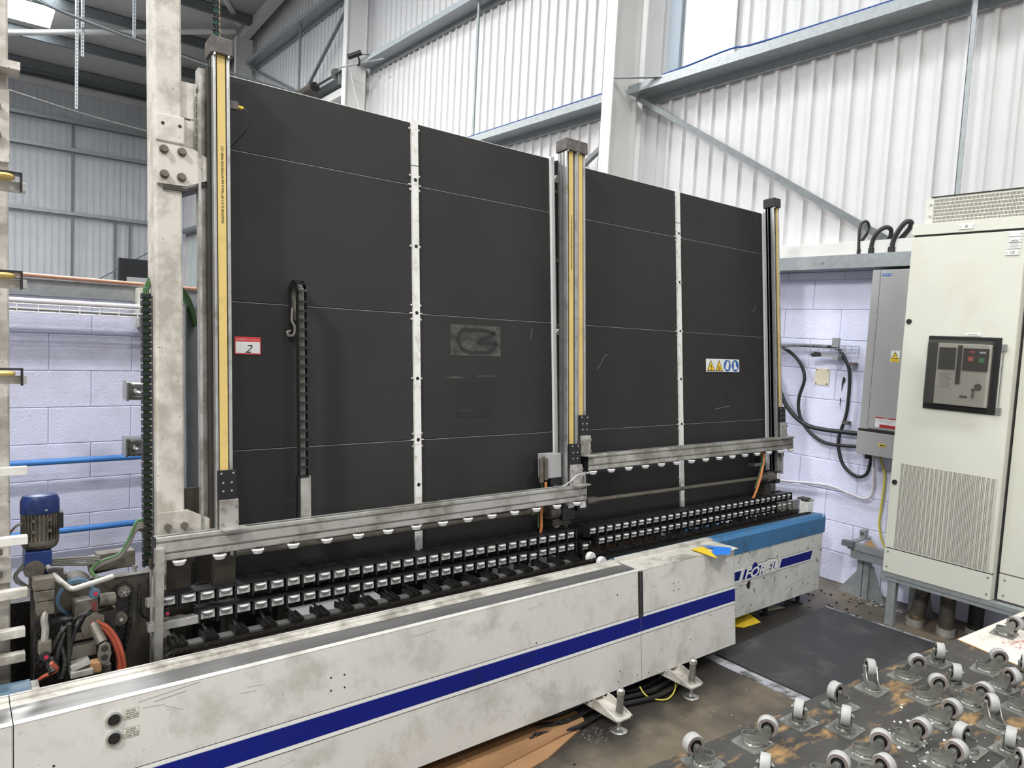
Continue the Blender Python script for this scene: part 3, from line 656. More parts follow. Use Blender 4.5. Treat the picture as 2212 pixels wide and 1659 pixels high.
part('gear_mark', MB().lathe([(.011, .1248), (.011, .1256)], (3.974, 0, 1.588), ax=1, n=8).box(3.974, 3.992, .1248, .1256, 1.584, 1.591), 'ink', t)
part('gear_centre', MB().lathe([(.006, .1244), (.006, .125)], (3.974, 0, 1.588), ax=1, n=12), 'yellow', t)
for k, xc in enumerate((4.068, 4.158)): part('blue_disc', MB().lathe([(.039, .1258), (.039, .1268)], (xc, 0, 1.6055), ax=1, n=28), 'sign_blue', t)
part('glove_mark', MB().prism([(4.050, 1.580), (4.078, 1.580), (4.084, 1.606), (4.090, 1.622), (4.082, 1.624), (4.080, 1.634), (4.072, 1.634), (4.068, 1.636), (4.060, 1.628), (4.056, 1.610), (4.046, 1.600)], 1, .1252, .1260), 'label_white', t)
part('boot_mark', MB().prism([(4.138, 1.580), (4.180, 1.580), (4.182, 1.590), (4.166, 1.602), (4.162, 1.632), (4.140, 1.632), (4.142, 1.602)], 1, .1252, .1260), 'label_white', t)
# ---- lifting beams with wheels
def beam(x0, x1, w0, w1, xs, label, wl):
    t = thing('lifting_beam', label, 'beam', (x0, -.01, w0), tilt=True, group=None)
    h = w1-w0; v0 = -.035; v1 = .02
    prof = [(v1, w0), (v0+.004, w0), (v0+.002, w0+.004), (v0+.002, w0+.022*h/.083), (v0+.012, w0+.024*h/.083), (v0+.012, w0+.029*h/.083), (v0, w0+.031*h/.083), (v0, w0+.060*h/.083), (v0+.012, w0+.062*h/.083),
            (v0+.012, w0+.067*h/.083), (v0+.002, w0+.069*h/.083), (v0+.002, w1-.003), (v0+.006, w1), (v1, w1)]
    part('extrusion', MB().prism(prof, 0, x0+.004, x1), 'alu_dirty', t)
    part('end_cap', MB().box(x0, x0+.004, v0-.001, v1, w0-.002, w1+.001), 'black', t)
    part('end_cap', MB().box(x1, x1+.003, v0-.001, v1, w0, w1), 'alu_dirty', t)
    part('top_slot', MB().box(x0+.01, x1-.01, -.02, -.012, w1-.0005, w1+.0006), 'ink', t)
    whl = MB().lathe([(.006, .0), (.006, .006), (.020, .006), (.0225, .004), (.0235, .001), (.016, -.012), (.010, -.014)], (0, 0, 0), n=18, ms=[1, 1, 0, 0, 0, 0]).mesh('wheel', ['white_plastic', 'steel_dirty'])
    for xx in xs: inst('wheel', whl, t, (xx-x0, -.022, -.008))
    return t
beam(.545, 2.588, .882, .964, [.623+.1355*k for k in range(15)], 'long grey aluminium beam with white wheels beneath, in front of the left board', 0)
beam(2.601, 4.586, 1.032, 1.116, [2.64+.1372*k for k in range(15)], 'grey aluminium beam with white wheels, in front of the right board', 0)
# shafts
t = thing('drive_shaft', 'dirty round shaft under the left beam', 'shaft', (.9, .08, .84), tilt=True)
part('shaft', MB().cyl((.82, .085, .845), (2.42, .085, .835), .0125, n=14), 'steel_dirty', t); part('coupling', MB().cyl((2.30, .085, .836), (2.42, .085, .835), .019, n=16), 'steel_dirty', t)
t = thing('drive_shaft', 'dirty round shaft under the right beam', 'shaft', (2.7, .02, .85), tilt=True)
part('shaft', MB().cyl((2.66, .025, .864), (4.42, .025, .846), .0125, n=14), 'steel_dirty', t)
part('coupling', MB().lathe([(.022, 2.64), (.022, 2.70), (.018, 2.715), (.015, 2.72)], (0, .025, .863), ax=0, n=18), 'steel_dirty', t)
part('coupling', MB().lathe([(.015, 4.26), (.02, 4.265), (.021, 4.33), (.021, 4.34), (.034, 4.342), (.036, 4.40), (.03, 4.42)], (0, .025, .848), ax=0, n=18), 'steel_dirty', t)
t = thing('gear_unit', 'greasy black gear unit between the two shafts', 'gearbox', (2.50, .05, .84), tilt=True)
part('body', MB().box(2.47, 2.56, .02, .11, .78, .88), 'black', t, bevel=.004); part('worm_drum', MB().lathe([(.034, 2.40), (.040, 2.41), (.040, 2.43), (.036, 2.435), (.040, 2.44), (.040, 2.46), (.034, 2.47)], (0, .06, .83), ax=0), 'steel_dirty', t)
part('mounting_block', MB().box(2.42, 2.54, .04, .10, .755, .79), 'grime', t); part('label', MB().box(2.575, 2.615, -.002, .0, .838, .872), 'label_white', t); part('housing', MB().box(2.56, 2.635, 0, .08, .825, .882), 'black', t)
part('label', MB().box(2.51, 2.55, .018, .0205, .842, .872), 'label_white', t)
t = thing('drive_motor', 'grey boxed motor with orange cable, left of the twin masts', 'motor', (2.43, .07, 1.0), tilt=True)
part('terminal_box', MB().box(2.375, 2.475, .03, .10, 1.005, 1.13), 'grey_box', t, bevel=.003); part('motor_can', MB().box(2.40, 2.475, .03, .10, .97, 1.005), 'black', t)
for dx, z0 in ((0, .99), (.028, 1.0)):
    part('connector', MB().cyl((2.338+dx, .03, z0), (2.338+dx, .03, 1.11), .013, n=12), 'steel_dirty', t)
part('connector_elbow', MB().cyl((2.36, .04, 1.105), (2.395, .06, 1.105), .012, n=10), 'steel_dirty', t)
part('orange_cable', MB().tube([(2.366, .03, .99), (2.367, .035, .95), (2.362, .06, .85), (2.35, .05, .76), (2.34, .06, .70)], .0075), 'orange', t)
part('green_cable', MB().tube([(2.338, .03, .99), (2.35, .045, .95), (2.348, .07, .85), (2.335, .055, .76)], .0045), 'cable_green', t)
t = thing('drive_motor', 'black motor with orange cable under the right beam end', 'motor', (4.35, .06, .95), tilt=True)
part('body', MB().box(4.30, 4.37, .04, .11, .95, 1.03), 'black', t, bevel=.003); part('label', MB().box(4.335, 4.36, .038, .0405, .97, 1.01), 'label_white', t)
part('flange', MB().box(4.25, 4.38, .05, .10, .925, .945), 'steel', t)
part('orange_cable', MB().tube([(4.285, .03, 1.03), (4.28, .0, .99), (4.235, -.01, .89), (4.185, -.005, .785), (4.16, .02, .70)], .008), 'orange', t)
part('green_cable', MB().tube([(4.25, .03, 1.03), (4.262, .0, .98), (4.222, -.005, .89), (4.17, .0, .79)], .0045), 'cable_green', t)
t = thing('end_bearing', 'black bearing block at the right end of the shaft', 'bearing', (4.45, .05, .85), tilt=True)
part('block', MB().box(4.42, 4.475, .0, .08, .80, .885), 'black', t, bevel=.003); part('label', MB().box(4.435, 4.468, -.002, .0, .83, .87), 'label_white', t)
part('lower_block', MB().box(4.35, 4.42, .04, .10, .72, .80), 'grime', t); part('lug', MB().box(4.50, 4.545, .01, .03, .975, 1.005), 'steel_dirty', t)
t = thing('probe', 'silver probe with white lead over the left beam end', 'sensor', (2.56, -.04, 1.03), tilt=True)
part('body', MB().cyl((2.53, -.05, 1.022), (2.60, -.05, 1.024), .0065, n=10).box(2.53, 2.56, -.056, -.044, 1.014, 1.03), 'chrome', t)
part('lead', MB().tube([(2.53, -.05, 1.022), (2.50, -.055, 1.018), (2.46, -.05, .99), (2.43, -.03, .966)], .003), 'cable_white', t)
# ---- roller rows
def lerp(x, xs, ys):
    for i in range(len(xs)-1):
        if x <= xs[i+1]: return ys[i]+(ys[i+1]-ys[i])*(x-xs[i])/(xs[i+1]-xs[i])
    return ys[-1]
def wU(x): return lerp(x, (0.5, .6, 2.05, 4.6), (.742, .740, .716, .706))
dv = MB().box(-.0025, .0025, -.016, .03, -.034, .018).box(-.010, .010, .012, .03, -.036, .018).mesh('divider', 'black')
bk = MB().box(-.0235, .0235, -.004, .02, -.020, .010).mesh('block', 'roller_face')
rl = MB().lathe([(.005, .012), (.020, .011), (.0215, .009), (.021, .006), (.014, -.004), (.009, -.005)], (0, 0, 0), n=16, ms=[0, 0, 0, 1, 1]).mesh('roller', ['white_plastic', 'ink_grey'])
def row(x0, x1, dw, label, first=None):
    t = thing('roller_rail', label, 'roller rail', (x0, 0, wU(x0)+dw), tilt=True, group='black rails of white rollers')
    n = round((x1-x0)/.0635); o = Vector((x0, 0, wU(x0)+dw))
    mb = MB(); bmb = MB()
    for k in range(n):
        xa, xb = x0+k*.0635, x0+(k+1)*.0635; za, zb = wU(xa)+dw+.016, wU(xb)+dw+.016
        mb.add([(xa, -.016, za), (xb, -.016, zb), (xb, .075, zb), (xa, .075, za), (xa, -.016, za+.003), (xb, -.016, zb+.003), (xb, .075, zb+.003), (xa, .075, za+.003)],
               [(3, 2, 1, 0), (4, 5, 6, 7), (0, 1, 5, 4), (1, 2, 6, 5), (2, 3, 7, 6), (3, 0, 4, 7)])
        pr = [(xa+.004, za+.003), (xb-.004, zb+.003), (xb-.012, zb+.009), (xa+.012, za+.009)]
        mb.prism(pr, 1, .066, .075)
        bmb.add([(xa, .022, za-.05), (xb, .022, zb-.05), (xb, .022, zb), (xa, .022, za), (xa, .03, za-.05), (xb, .03, zb-.05), (xb, .03, zb), (xa, .03, za)],
               [(3, 2, 1, 0), (4, 5, 6, 7), (0, 1, 5, 4), (1, 2, 6, 5), (2, 3, 7, 6), (3, 0, 4, 7)])
    part('top_plate', mb, 'black', t); part('back_plate', bmb, 'black_matt', t)
    for k in range(n+1):
        x = x0+k*.0635; z = wU(x)+dw-o.z; inst('divider', dv, t, (x-x0, 0, z))
        if k < n:
            x = x0+(k+.5)*.0635; z = wU(x)+dw-o.z
            inst('block', bk, t, (x-x0, 0, z)); inst('roller', rl, t, (x-x0, -.001, z-.004))
    return t
row(.628, 2.533, 0, 'upper black rail of white rollers, left of the gap at mid-machine')
row(2.628, 4.597, 0, 'upper black rail of white rollers, right of the gap at mid-machine')
row(.692, 2.216, -.068, 'lower black rail of white rollers, left half')
row(2.279, 2.533, -.062, 'short lower rail of three white rollers just left of the gap')
row(2.692, 4.597, -.060, 'lower black rail of white rollers above the blue conveyor')
def single(x, dw, label):
    t = thing('guide_roller', label, 'roller', (x, 0, wU(x)+dw), tilt=True)
    inst('bracket', dv, t, (-.028, 0, 0)); inst('bracket', dv, t, (.028, 0, 0)); inst('block', bk, t, (0, 0, 0)); inst('roller', rl, t, (0, -.004, -.004 if dw > -.08 else -.022))
    part('top', MB().box(x-.030, x+.030, -.016, .06, wU(x)+dw+.016, wU(x)+dw+.019), 'black', t); return t
single(.592, .002, 'lone white roller at the left start of the upper rail'); single(2.246, -.072, 'lone white roller between the lower rails'); single(2.60, -.075, 'lone white roller in the gap at mid-machine')
t = thing('rail_bar', 'dirty white bar leading to the lower roller rail at left', 'bar', (.6, 0, .66), tilt=True)
part('bar', MB().box(.53, .692, -.012, .03, .640, .668), 'alu_dirty', t, bevel=.002); part('end', MB().box(.528, .531, -.010, .028, .643, .665), 'ink_grey', t)
part('end_block', MB().box(.525, .555, -.014, .02, .728, .754), 'alu_dirty', t)
for nm, x, w_ in (('red-lit sensor under the left end of the long beam', .551, .872), ('red-lit sensor under the first rail roller', .583, .700)):
    t = thing('sensor', nm, 'sensor', (x, -.02, w_), tilt=True)
    part('barrel', MB().cyl((x, -.030, w_), (x, .02, w_), .010, n=14), 'black', t); part('lens', MB().cyl((x+.002, -.032, w_), (x+.002, -.030, w_), .0055, n=12), 'led_red', t)
    part('holder', MB().box(x-.012, x+.012, .0, .03, w_-.02, w_+.012), 'grime', t)
# ---- chain conveyors
def conveyor(x0, x1, label, fins=False):
    t = thing('chain_conveyor', label, 'conveyor', (x0, 2.5, .5))
    zc = .604
    part('bed', MB().box(x0, x1, 2.455, 2.60, .44, .575), 'grease', t)
    part('guide_bar', MB().box(x0, x1, 2.465, 2.472, .575, .585).box(x0, x1, 2.505, 2.512, .575, .588), 'steel_dirty', t)
    mb = MB(); x = x0-.02; k = 0
    while x < x1:
        for yy in ((2.452, 2.468) if k % 2 == 0 else (2.456, 2.464)): mb.box(x-.004, x+.013, yy, yy+.002, zc-.007, zc+.007)
        mb.cyl((x, 2.449, zc), (x, 2.473, zc), .005, n=8); x += .0095; k += 1
    part('roller_chain', mb, 'chain_steel' if not fins else 'grease', t, stuff=True)
    n = int((x1-x0-.03)/.1035)
    pad = MB().box(-.02, .02, -.03, .055, .0, .012).box(-.024, -.016, -.035, .05, -.004, .020).box(.016, .024, -.035, .05, -.004, .018)
    if fins: pad.prism([(-.055, .0), (.03, .0), (-.038, .042), (-.046, .044)], 1, .0, .008).prism([(-.03, .01), (.03, .0), (.02, .012), (-.02, .02)], 1, -.02, .0)
    else: pad.bar((.0, .02, .008), (-.012, .06, .042), .010, .005).bar((-.006, -.03, .016), (.004, .045, .016), .008, .012)
    pm = pad.mesh('carrier', 'grease'); st = MB().box(.028, .083, -.018, .018, .0, .008).mesh('slat', 'alu_strip' if not fins else 'grease')
    for k in range(n+1):
        xx = .015+k*.1035
        inst('carrier', pm, t, (xx, .050, .088))
        if k < n: inst('slat', st, t, (xx, .050, .084))
    return t
ca = conveyor(.60, 2.53, 'greasy chain conveyor with black carriers behind the long white cover')
part('sprocket', MB().lathe([(.06, 2.474), (.066, 2.478), (.066, 2.488), (.06, 2.492)], (.605, 0, .535), ax=1, n=22), 'grease', ca)
part('return_chain', MB().tube([(.60, 2.482, .60), (.565, 2.482, .585), (.543, 2.482, .545), (.55, 2.482, .50), (.60, 2.482, .47)], .008), 'grease', ca)
cb = conveyor(2.66, 4.62, 'black toothed chain conveyor above the blue rail at right', True)
# greasy frame and posts below
t = thing('machine_frame', 'dark greasy steel frame under the rollers', 'frame', (2.5, 2.75, 0))
part('beam', MB().box(.56, 4.60, 2.66, 2.74, .10, .20), 'grime', t)
for x in (.62, .80, 1.00, 1.30, 1.72, 2.22, 2.50, 2.62, 3.45, 4.10): part('post', MB().box(x, x+.045, 2.64, 2.70, .0, .62), 'grime', t)
part('lower_board', MB().box(.75, 1.05, 2.86, 2.88, .05, .80), 'grime', t)
part('lower_board', MB().box(1.10, 2.55, 3.30, 3.31, .02, .40), 'black_matt', t)
part('side_plate', MB().box(.60, .68, 2.655, 2.665, .45, .90), 'grime', t)
part('post_front', MB().box(.545, .57, 2.56, 2.60, .0, .93), 'alu_dirty', t)
part('hanger_bracket', MB().box(.75, .83, 2.63, 2.66, .73, .90), 'grime', t, bevel=.002)
part('hanger_bracket', MB().box(2.50, 2.56, 2.63, 2.68, .60, .66), 'grime', t)
solo('loose_board', MB().box(2.9, 3.86, 3.12, 3.14, 0, .42), 'cardboard', 'tan board standing on the floor under the machine', 'board', o=(3.2, 3.35, 0))
solo('white_box', MB().box(3.87, 3.98, 3.10, 3.22, 0, .40), 'label_white', 'white box on the floor seen through the conveyor', 'box', o=(3.5, 3.2, 0), bevel=.004)
solo('blue_crate', MB().box(4.22, 4.52, 3.1, 3.4, 0, .39).box(4.20, 4.54, 3.08, 3.42, .37, .39), 'blue_rail', 'blue crate on the floor behind the conveyor', 'crate', o=(4.1, 3.2, 0))
solo('grey_box', MB().box(1.25, 1.75, 3.15, 3.28, 0, .33), 'grey_box', 'grey sheet metal box under the left board', 'box', o=(1.5, 3.2, 0))
t = thing('guide_wheels', 'pair of white plastic wheels at the conveyor gap', 'wheel', (2.57, 2.45, .6))  # two white guide wheels on one axle
part('wheel', MB().lathe([(.008, 2.435), (.026, 2.436), (.028, 2.44), (.028, 2.456), (.026, 2.46)], (2.585, 0, .592), ax=1), 'white_plastic', t)
part('wheel', MB().lathe([(.008, 2.50), (.026, 2.501), (.028, 2.505), (.028, 2.521), (.026, 2.525)], (2.572, 0, .600), ax=1), 'white_plastic', t)
part('axle', MB().cyl((2.585, 2.432, .592), (2.58, 2.53, .595), .007, n=10), 'ink', t)
# ---- long white cover, two panels and a neighbour at left (leaning front)
def cover(x0, x1, label, name='cover_panel', gap=False, narrow=False):
    t = thing(name, label, 'machine cover', (x0, -.375, .05), tilt=True, group=None)
    g = .0012
    # body in tilted frame: front sheet, folded top lip
    part('front_sheet', MB().box(x0+g, x1-g, -.375, -.371, .050, .578), 'paint', t, bevel=.0006)
    part('bottom_fold', MB().box(x0+g, x1-g, -.371, -.34, .050, .053), 'paint', t)
    def topz(v): return .578+(v+.375)*.105           # level top seen in the leaning frame
    def slab(a, b, dz, th, m, nm, lab=None):
        part(nm, MB().prism([(a, topz(a)+dz), (b, topz(b)+dz), (b, topz(b)+dz-th), (a, topz(a)+dz-th)], 0, x0+g, x1-g), m, t, lab)
    if narrow:
        slab(-.375, -.235, .0, .003, 'paint_dirty', 'top_sheet'); slab(-.235, -.20, .012, .03, 'paint_dirty', 'rear_lip')
        slab(-.238, -.234, .012, .012, 'paint_dirty', 'lip_face')
    else:
        slab(-.375, -.352, .0, .003, 'paint', 'top_lip'); slab(-.352, -.262, -.003, .003, 'alu_strip', 'worn_strip', 'bare worn metal strip along the cover top')
        slab(-.262, -.225, -.006, .003, 'paint_dirty', 'groove'); slab(-.225, -.186, .0, .02, 'paint_dirty', 'rear_lip')
        slab(-.200, -.197, .0012, .002, 'ink_grey', 'seam')
    part('back_sheet', MB().box(x0+g, x1-g, -.190, -.187, .05, .580), 'grime', t)
    for (z0, z1, m) in ((.285, .352, 'blue'), (.354, .366, 'label_white'), (.271, .283, 'label_white'), (.3665, .3682, 'ink'), (.2688, .2705, 'ink')):
        part('stripe', MB().box(x0+g, x1-g, -.3757, -.375, z0, z1), m, t)
    if x1-x0 > .5: part('end_sheet', MB().prism([(-.375, .05), (-.171, .05), (-.171, .585), (-.375, .578)], 0, x1-.004, x1-g), 'paint_scuffed', t)
    return t
cL = cover(-1.2, .130, 'white machine cover piece at the far left, left of the seam')
cM = cover(.130, 2.612, 'long white machine cover with blue stripe and two push buttons')
cR = cover(2.612, 3.381, 'short white machine cover with blue stripe, holding the coloured paper', narrow=True)
part('slot', MB().box(2.594, 2.6105, -.3762, -.374, .35, .574).box(2.6135, 2.628, -.3765, -.374, .35, .572), 'rubber_black', cM, 'black slot at the cover joint')
for w_, nm in ((.525, 'UPPER HEAD'), (.472, 'LOWER HEAD')):
    b = part('push_button', MB().lathe([(.021, -.3755), (.021, -.381), (.016, -.383)], (.365, 0, w_), ax=1, n=24), 'chrome', cM)
    part('button_face', MB().lathe([(.0165, -.3825), (.0155, -.3835)], (.365, 0, w_), ax=1, n=24), 'ink', b)
    l = part('label_plate', MB().box(.390, .429, -.3765, -.375, w_-.010, w_+.017), 'label_cream', cM)
    part('border', MB().box(.3895, .4295, -.3762, -.3755, w_-.0105, w_-.0098).box(.3895, .4295, -.3762, -.3755, w_+.0168, w_+.0176).box(.3895, .3902, -.3762, -.3755, w_-.01, w_+.017).box(.4288, .4295, -.3762, -.3755, w_-.01, w_+.017), 'ink', cM)
    for k, s_ in enumerate(('MANUAL', 'PRODUCT', 'UNLOADING', nm)):
        text(s_, .0062, (.4095, -.3768, w_+.0108-.0063*k), (1, 0, 0), (0, 0, 1), cM, 'ink', depth=.0002, align='CENTER')
def dots(pts, parent, r=.0035, v=-.3756):
    for x, z in pts: part('screw_hole', MB().cyl((x, v, z), (x, v+.002, z), r, n=8), 'ink', parent)
dots([(1.025, .472), (1.075, .470), (1.025, .428), (1.075, .426), (.22, .44), (2.45, .49), (2.46, .13), (2.45, .085), (2.58, .085), (1.95, .38)], cM)
dots([(2.86, .47), (2.90, .472), (2.86, .435), (2.90, .435), (2.66, .075), (2.99, .16), (3.16, .25), (3.3, .50)], cR)
text('A3', .02, (.60, -.3757, .30), (1, 0, 0), (0, 0, 1), cL, 'ink_grey') if False else None
sc = [([(.43, .555), (.60, .57)], .0016), ([(.47, .545), (.56, .553)], .002), ([(.44, .535), (.50, .53)], .0014), ([(.50, .525), (.55, .50)], .001), ([(.72, .50), (.77, .497)], .0014), ([(.74, .515), (.80, .51)], .0012),
      ([(1.35, .54), (1.45, .545)], .0015), ([(1.9, .53), (1.98, .534)], .0013), ([(.80, .22), (.90, .235)], .001), ([(2.7, .49), (2.74, .47)], .0014), ([(3.02, .21), (3.03, .15)], .002), ([(3.04, .17), (3.045, .13)], .002), ([(2.75, .2), (2.78, .12)], .001)]
for pts, wd in sc:
    mb = MB(); (a, b) = pts; dx, dz = b[0]-a[0], b[1]-a[1]; l = math.hypot(dx, dz); nx, nz = -dz/l*wd/2, dx/l*wd/2
    mb.add([(a[0]-nx, -.3754, a[1]-nz), (b[0]-nx, -.3754, b[1]-nz), (b[0]+nx, -.3754, b[1]+nz), (a[0]+nx, -.3754, a[1]+nz)], [(0, 1, 2, 3)])
    part('scratch', mb, 'ink_grey', cM if a[0] < 2.6 else cR)
# coloured paper on the cover end
t = thing('coloured_paper', 'yellow and blue folded paper lying on the end of the short cover', 'paper', (3.2, 2.2, .618))
part('yellow_sheet', MB().add([(3.105, 2.295, .622), (3.20, 2.285, .623), (3.165, 2.20, .621), (3.11, 2.13, .618), (3.105, 2.295, .6235), (3.20, 2.285, .6245), (3.165, 2.20, .6225), (3.11, 2.13, .6195)], [(3, 2, 1, 0), (4, 5, 6, 7), (0, 1, 5, 4), (1, 2, 6, 5), (2, 3, 7, 6), (3, 0, 4, 7)]), 'yellow', t)
part('blue_sheet', MB().add([(3.215, 2.30, .624), (3.32, 2.19, .626), (3.22, 2.13, .621), (3.135, 2.165, .622), (3.16, 2.20, .6235), (3.225, 2.235, .624),
     (3.215, 2.30, .6255), (3.32, 2.19, .6275), (3.22, 2.13, .6225), (3.135, 2.165, .6235), (3.16, 2.20, .625), (3.225, 2.235, .6255)],
     [(5, 4, 3, 2, 1, 0), (6, 7, 8, 9, 10, 11)]+[(i, (i+1) % 6, 6+(i+1) % 6, 6+i) for i in range(6)]), 'paper_blue', t)
part('loose_flap', MB().box(3.30, 3.37, 2.18, 2.24, .617, .619), 'label_cream', t)
# ---- far cover with blue rail and logo
t = thing('logo_cover', 'scuffed white cover with blue top rail and lettered logo, farthest right', 'machine cover', (3.8, 2.38, .08))
xr = 4.665
part('front_sheet', MB().box(2.75, xr, 2.38, 2.384, .085, .482), 'paint_scuffed', t, bevel=.0008)
part('end_sheet', MB().box(xr, xr+.004, 2.38, 2.58, .085, .60), 'paint_scuffed', t); part('back_sheet', MB().box(2.75, xr, 2.60, 2.604, .085, .43), 'grime', t)
part('blue_band', MB().prism([(2.377, .482), (2.377, .585), (2.40, .603), (2.44, .603), (2.44, .596), (2.405, .596), (2.384, .58), (2.384, .482)], 0, 2.72, xr+.022), 'blue_rail', t, bevel=.001)
part('rail_cover', MB().box(2.72, xr, 2.44, 2.46, .57, .602), 'blue_worn', t); part('rail_end', MB().box(2.64, 2.72, 2.36, 2.46, .555, .60), 'blue_worn', t, bevel=.004)
part('end_rail', MB().box(xr+.004, xr+.022, 2.384, 2.58, .48, .60), 'blue_rail', t)
z0, z1 = .318, .374
def slant(x0, x1, a, b, y, m, nm, sh=.02): part(nm, MB().prism([(x0, a), (x1, a), (x1+sh*(b-a)/.056, b), (x0+sh*(b-a)/.056, b)], 1, y, y+.0008), m, t)
slant(3.55, 3.725, z0-.012, z1+.012, 2.3794, 'label_white', 'logo_stripe'); slant(3.55, 3.71, z0, z1, 2.3786, 'blue', 'logo_stripe')
slant(4.135, 4.545, z0-.012, z1+.012, 2.3794, 'label_white', 'logo_stripe'); slant(4.152, 4.53, z0, z1, 2.3786, 'blue', 'logo_stripe')
part('logo_line', MB().box(4.13, 4.55, 2.3790, 2.3796, z0-.014, z0-.0125).box(4.16, 4.57, 2.3790, 2.3796, z1+.0125, z1+.014), 'ink', t)
# logo word: letters F O R E L on stepped blue and white fields
part('logo_field', MB().prism([(3.742, .300), (4.12, .300), (4.14, .345), (4.12, .392), (4.02, .400), (4.0, .392), (3.80, .392), (3.765, .37)], 1, 2.3790, 2.3794), 'ink', t)
part('logo_field', MB().prism([(3.745, .303), (4.117, .303), (4.136, .345), (4.116, .389), (4.02, .396), (4.0, .389), (3.80, .389), (3.769, .37)], 1, 2.3784, 2.3790), 'label_white', t)
part('logo_field', MB().prism([(3.748, .312), (3.95, .312), (3.975, .374), (3.768, .374)], 1, 2.3780, 2.3784), 'blue', t)
part('logo_field', MB().prism([(4.03, .33), (4.085, .33), (4.098, .372), (4.045, .372)], 1, 2.3780, 2.3784), 'blue', t)
part('logo_arch', MB().lathe([(.030, 2.3776), (.030, 2.3781)], (3.868, 0, .372), ax=1, n=20), 'blue', t)
text('FOREL', .082, (3.762, 2.3774, .315), (1, 0, 0), (0, 0, 1), t, 'ink', depth=.0002, bold=.0036, shear=.25, sx=1.42)
text('FOREL', .082, (3.762, 2.3770, .315), (1, 0, 0), (0, 0, 1), t, 'label_white', depth=.0002, bold=.0022, shear=.25, sx=1.42)
part('puncture', MB().prism([(3.79, .272), (3.81, .295), (3.835, .29), (3.832, .25), (3.815, .24)], 1, 2.3790, 2.3796), 'ink', t)
for pts, wd in (([(3.70, .285), (3.86, .268)], .003), ([(3.60, .25), (3.72, .27)], .003), ([(3.89, .19), (3.892, .235)], .006), ([(4.37, .232), (4.372, .262)], .005), ([(3.72, .12), (3.80, .16)], .003), ([(4.25, .17), (4.45, .20)], .0025), ([(3.72, .205), (3.85, .215)], .0018), ([(3.9, .29), (4.1, .292)], .0018)):
    (a, b) = pts; dx, dz = b[0]-a[0], b[1]-a[1]; l = math.hypot(dx, dz); nx, nz = -dz/l*wd/2, dx/l*wd/2
    part('scratch', MB().add([(a[0]-nx, 2.3793, a[1]-nz), (b[0]-nx, 2.3793, b[1]-nz), (b[0]+nx, 2.3793, b[1]+nz), (a[0]+nx, 2.3793, a[1]+nz)], [(0, 1, 2, 3)]), 'ink_grey', t)
for x, z in ((3.80, .475), (4.02, .478), (4.32, .49), (4.42, .515)): part('rivet', MB().cyl((x, 2.374, z), (x, 2.378, z), .005, n=8), 'chrome', t)
for x in (4.13, 4.52): part('leg', MB().cyl((x, 2.44, 0), (x, 2.44, .09), .014, n=10).cyl((x, 2.44, 0), (x, 2.44, .01), .035, n=14), 'grease', t)
t = thing('end_stop', 'white block on the corner of the blue rail with a dirty bar behind', 'bracket', (4.6, 2.5, .62))
part('block', MB().box(4.60, 4.675, 2.465, 2.475, .595, .675).box(4.60, 4.61, 2.475, 2.52, .595, .675), 'strip', t, bevel=.002); part('cap', MB().box(4.62, 4.70, 2.50, 2.56, .682, .690), 'grime', t)
part('post', MB().box(4.675, 4.70, 2.48, 2.56, .58, .684), 'alu_dirty', t); part('bar', MB().box(4.43, 4.70, 2.58, 2.60, .60, .665), 'alu_dirty', t)
part('support', MB().box(4.62, 4.66, 2.56, 2.60, 0, .60), 'grime', t)
# ---- levelling feet under the cover
def foot(x, y, label, L=.0):
    t = thing('levelling_foot', label, 'foot', (x, y, 0), group='levelling feet under the cover')
    part('pad', MB().lathe([(.030, 0), (.040, .001), (.041, .006), (.038, .009), (.014, .014)], (x, y, 0), n=26), 'chrome', t)
    part('stud', MB().cyl((x, y, .012), (x, y, .07), .0105, n=14), 'chrome', t)
    b = part('bracket', MB().prism([(x-.055, y+.20), (x+.055, y+.20), (x+.047, y-.025), (x+.035, y-.035), (x-.035, y-.035), (x-.047, y-.025)], 2, .064, .070), 'paint_dirty', t)
    for s_ in (-1, 1): part('gusset', MB().prism([(y-.033, .070), (y-.025, .076), (y+.09, .108), (y+.115, .108), (y+.128, .082), (y+.22, .083), (y+.22, .070)], 0, x+s_*.047-.0025, x+s_*.047+.0025), 'paint_dirty', b)
    n = part('nut', MB().cyl((x, y, .070), (x, y, .088), .018, n=6), 'chrome', t)
    part('barrel', MB().cyl((x, y, .088), (x, y, .168), .0155, n=16), 'zinc', t); part('flange_nut', MB().cyl((x, y, .088), (x, y, .106), .019, n=6), 'zinc', t)
    part('cap_nut', MB().lathe([(.018, .168), (.018, .186), (.010, .194), (.004, .195)], (x, y, 0), n=6), 'chrome', t)
foot(2.308, 2.02, 'zinc levelling foot in a white gusset bracket, nearer the cardboard')
foot(2.829, 2.03, 'zinc levelling foot in a white gusset bracket, nearer the mat')
solo('yellow_lead', MB().tube([(2.60, 2.16, .06), (2.62, 2.12, .02), (2.70, 2.07, .008), (2.80, 2.10, .03), (2.84, 2.16, .07)], .0035), 'cable_yellow', 'thin yellow lead drooping to the floor between the feet', 'cable', o=(2.7, 2.1, .01))
t = thing('floor_clutter', 'dark greasy cables lying on the floor under the cover', 'cables', (2.3, 2.3, .01))
for k in range(7):
    y = 2.12+.05*k; part('cable', MB().tube([(1.95+.05*k, y+.05, .02), (2.15, y, .015+.01*(k % 3)), (2.4, y+.03, .02), (2.7, y-.02, .02), (3.0, y+.04, .03)], .011), 'grease', t)
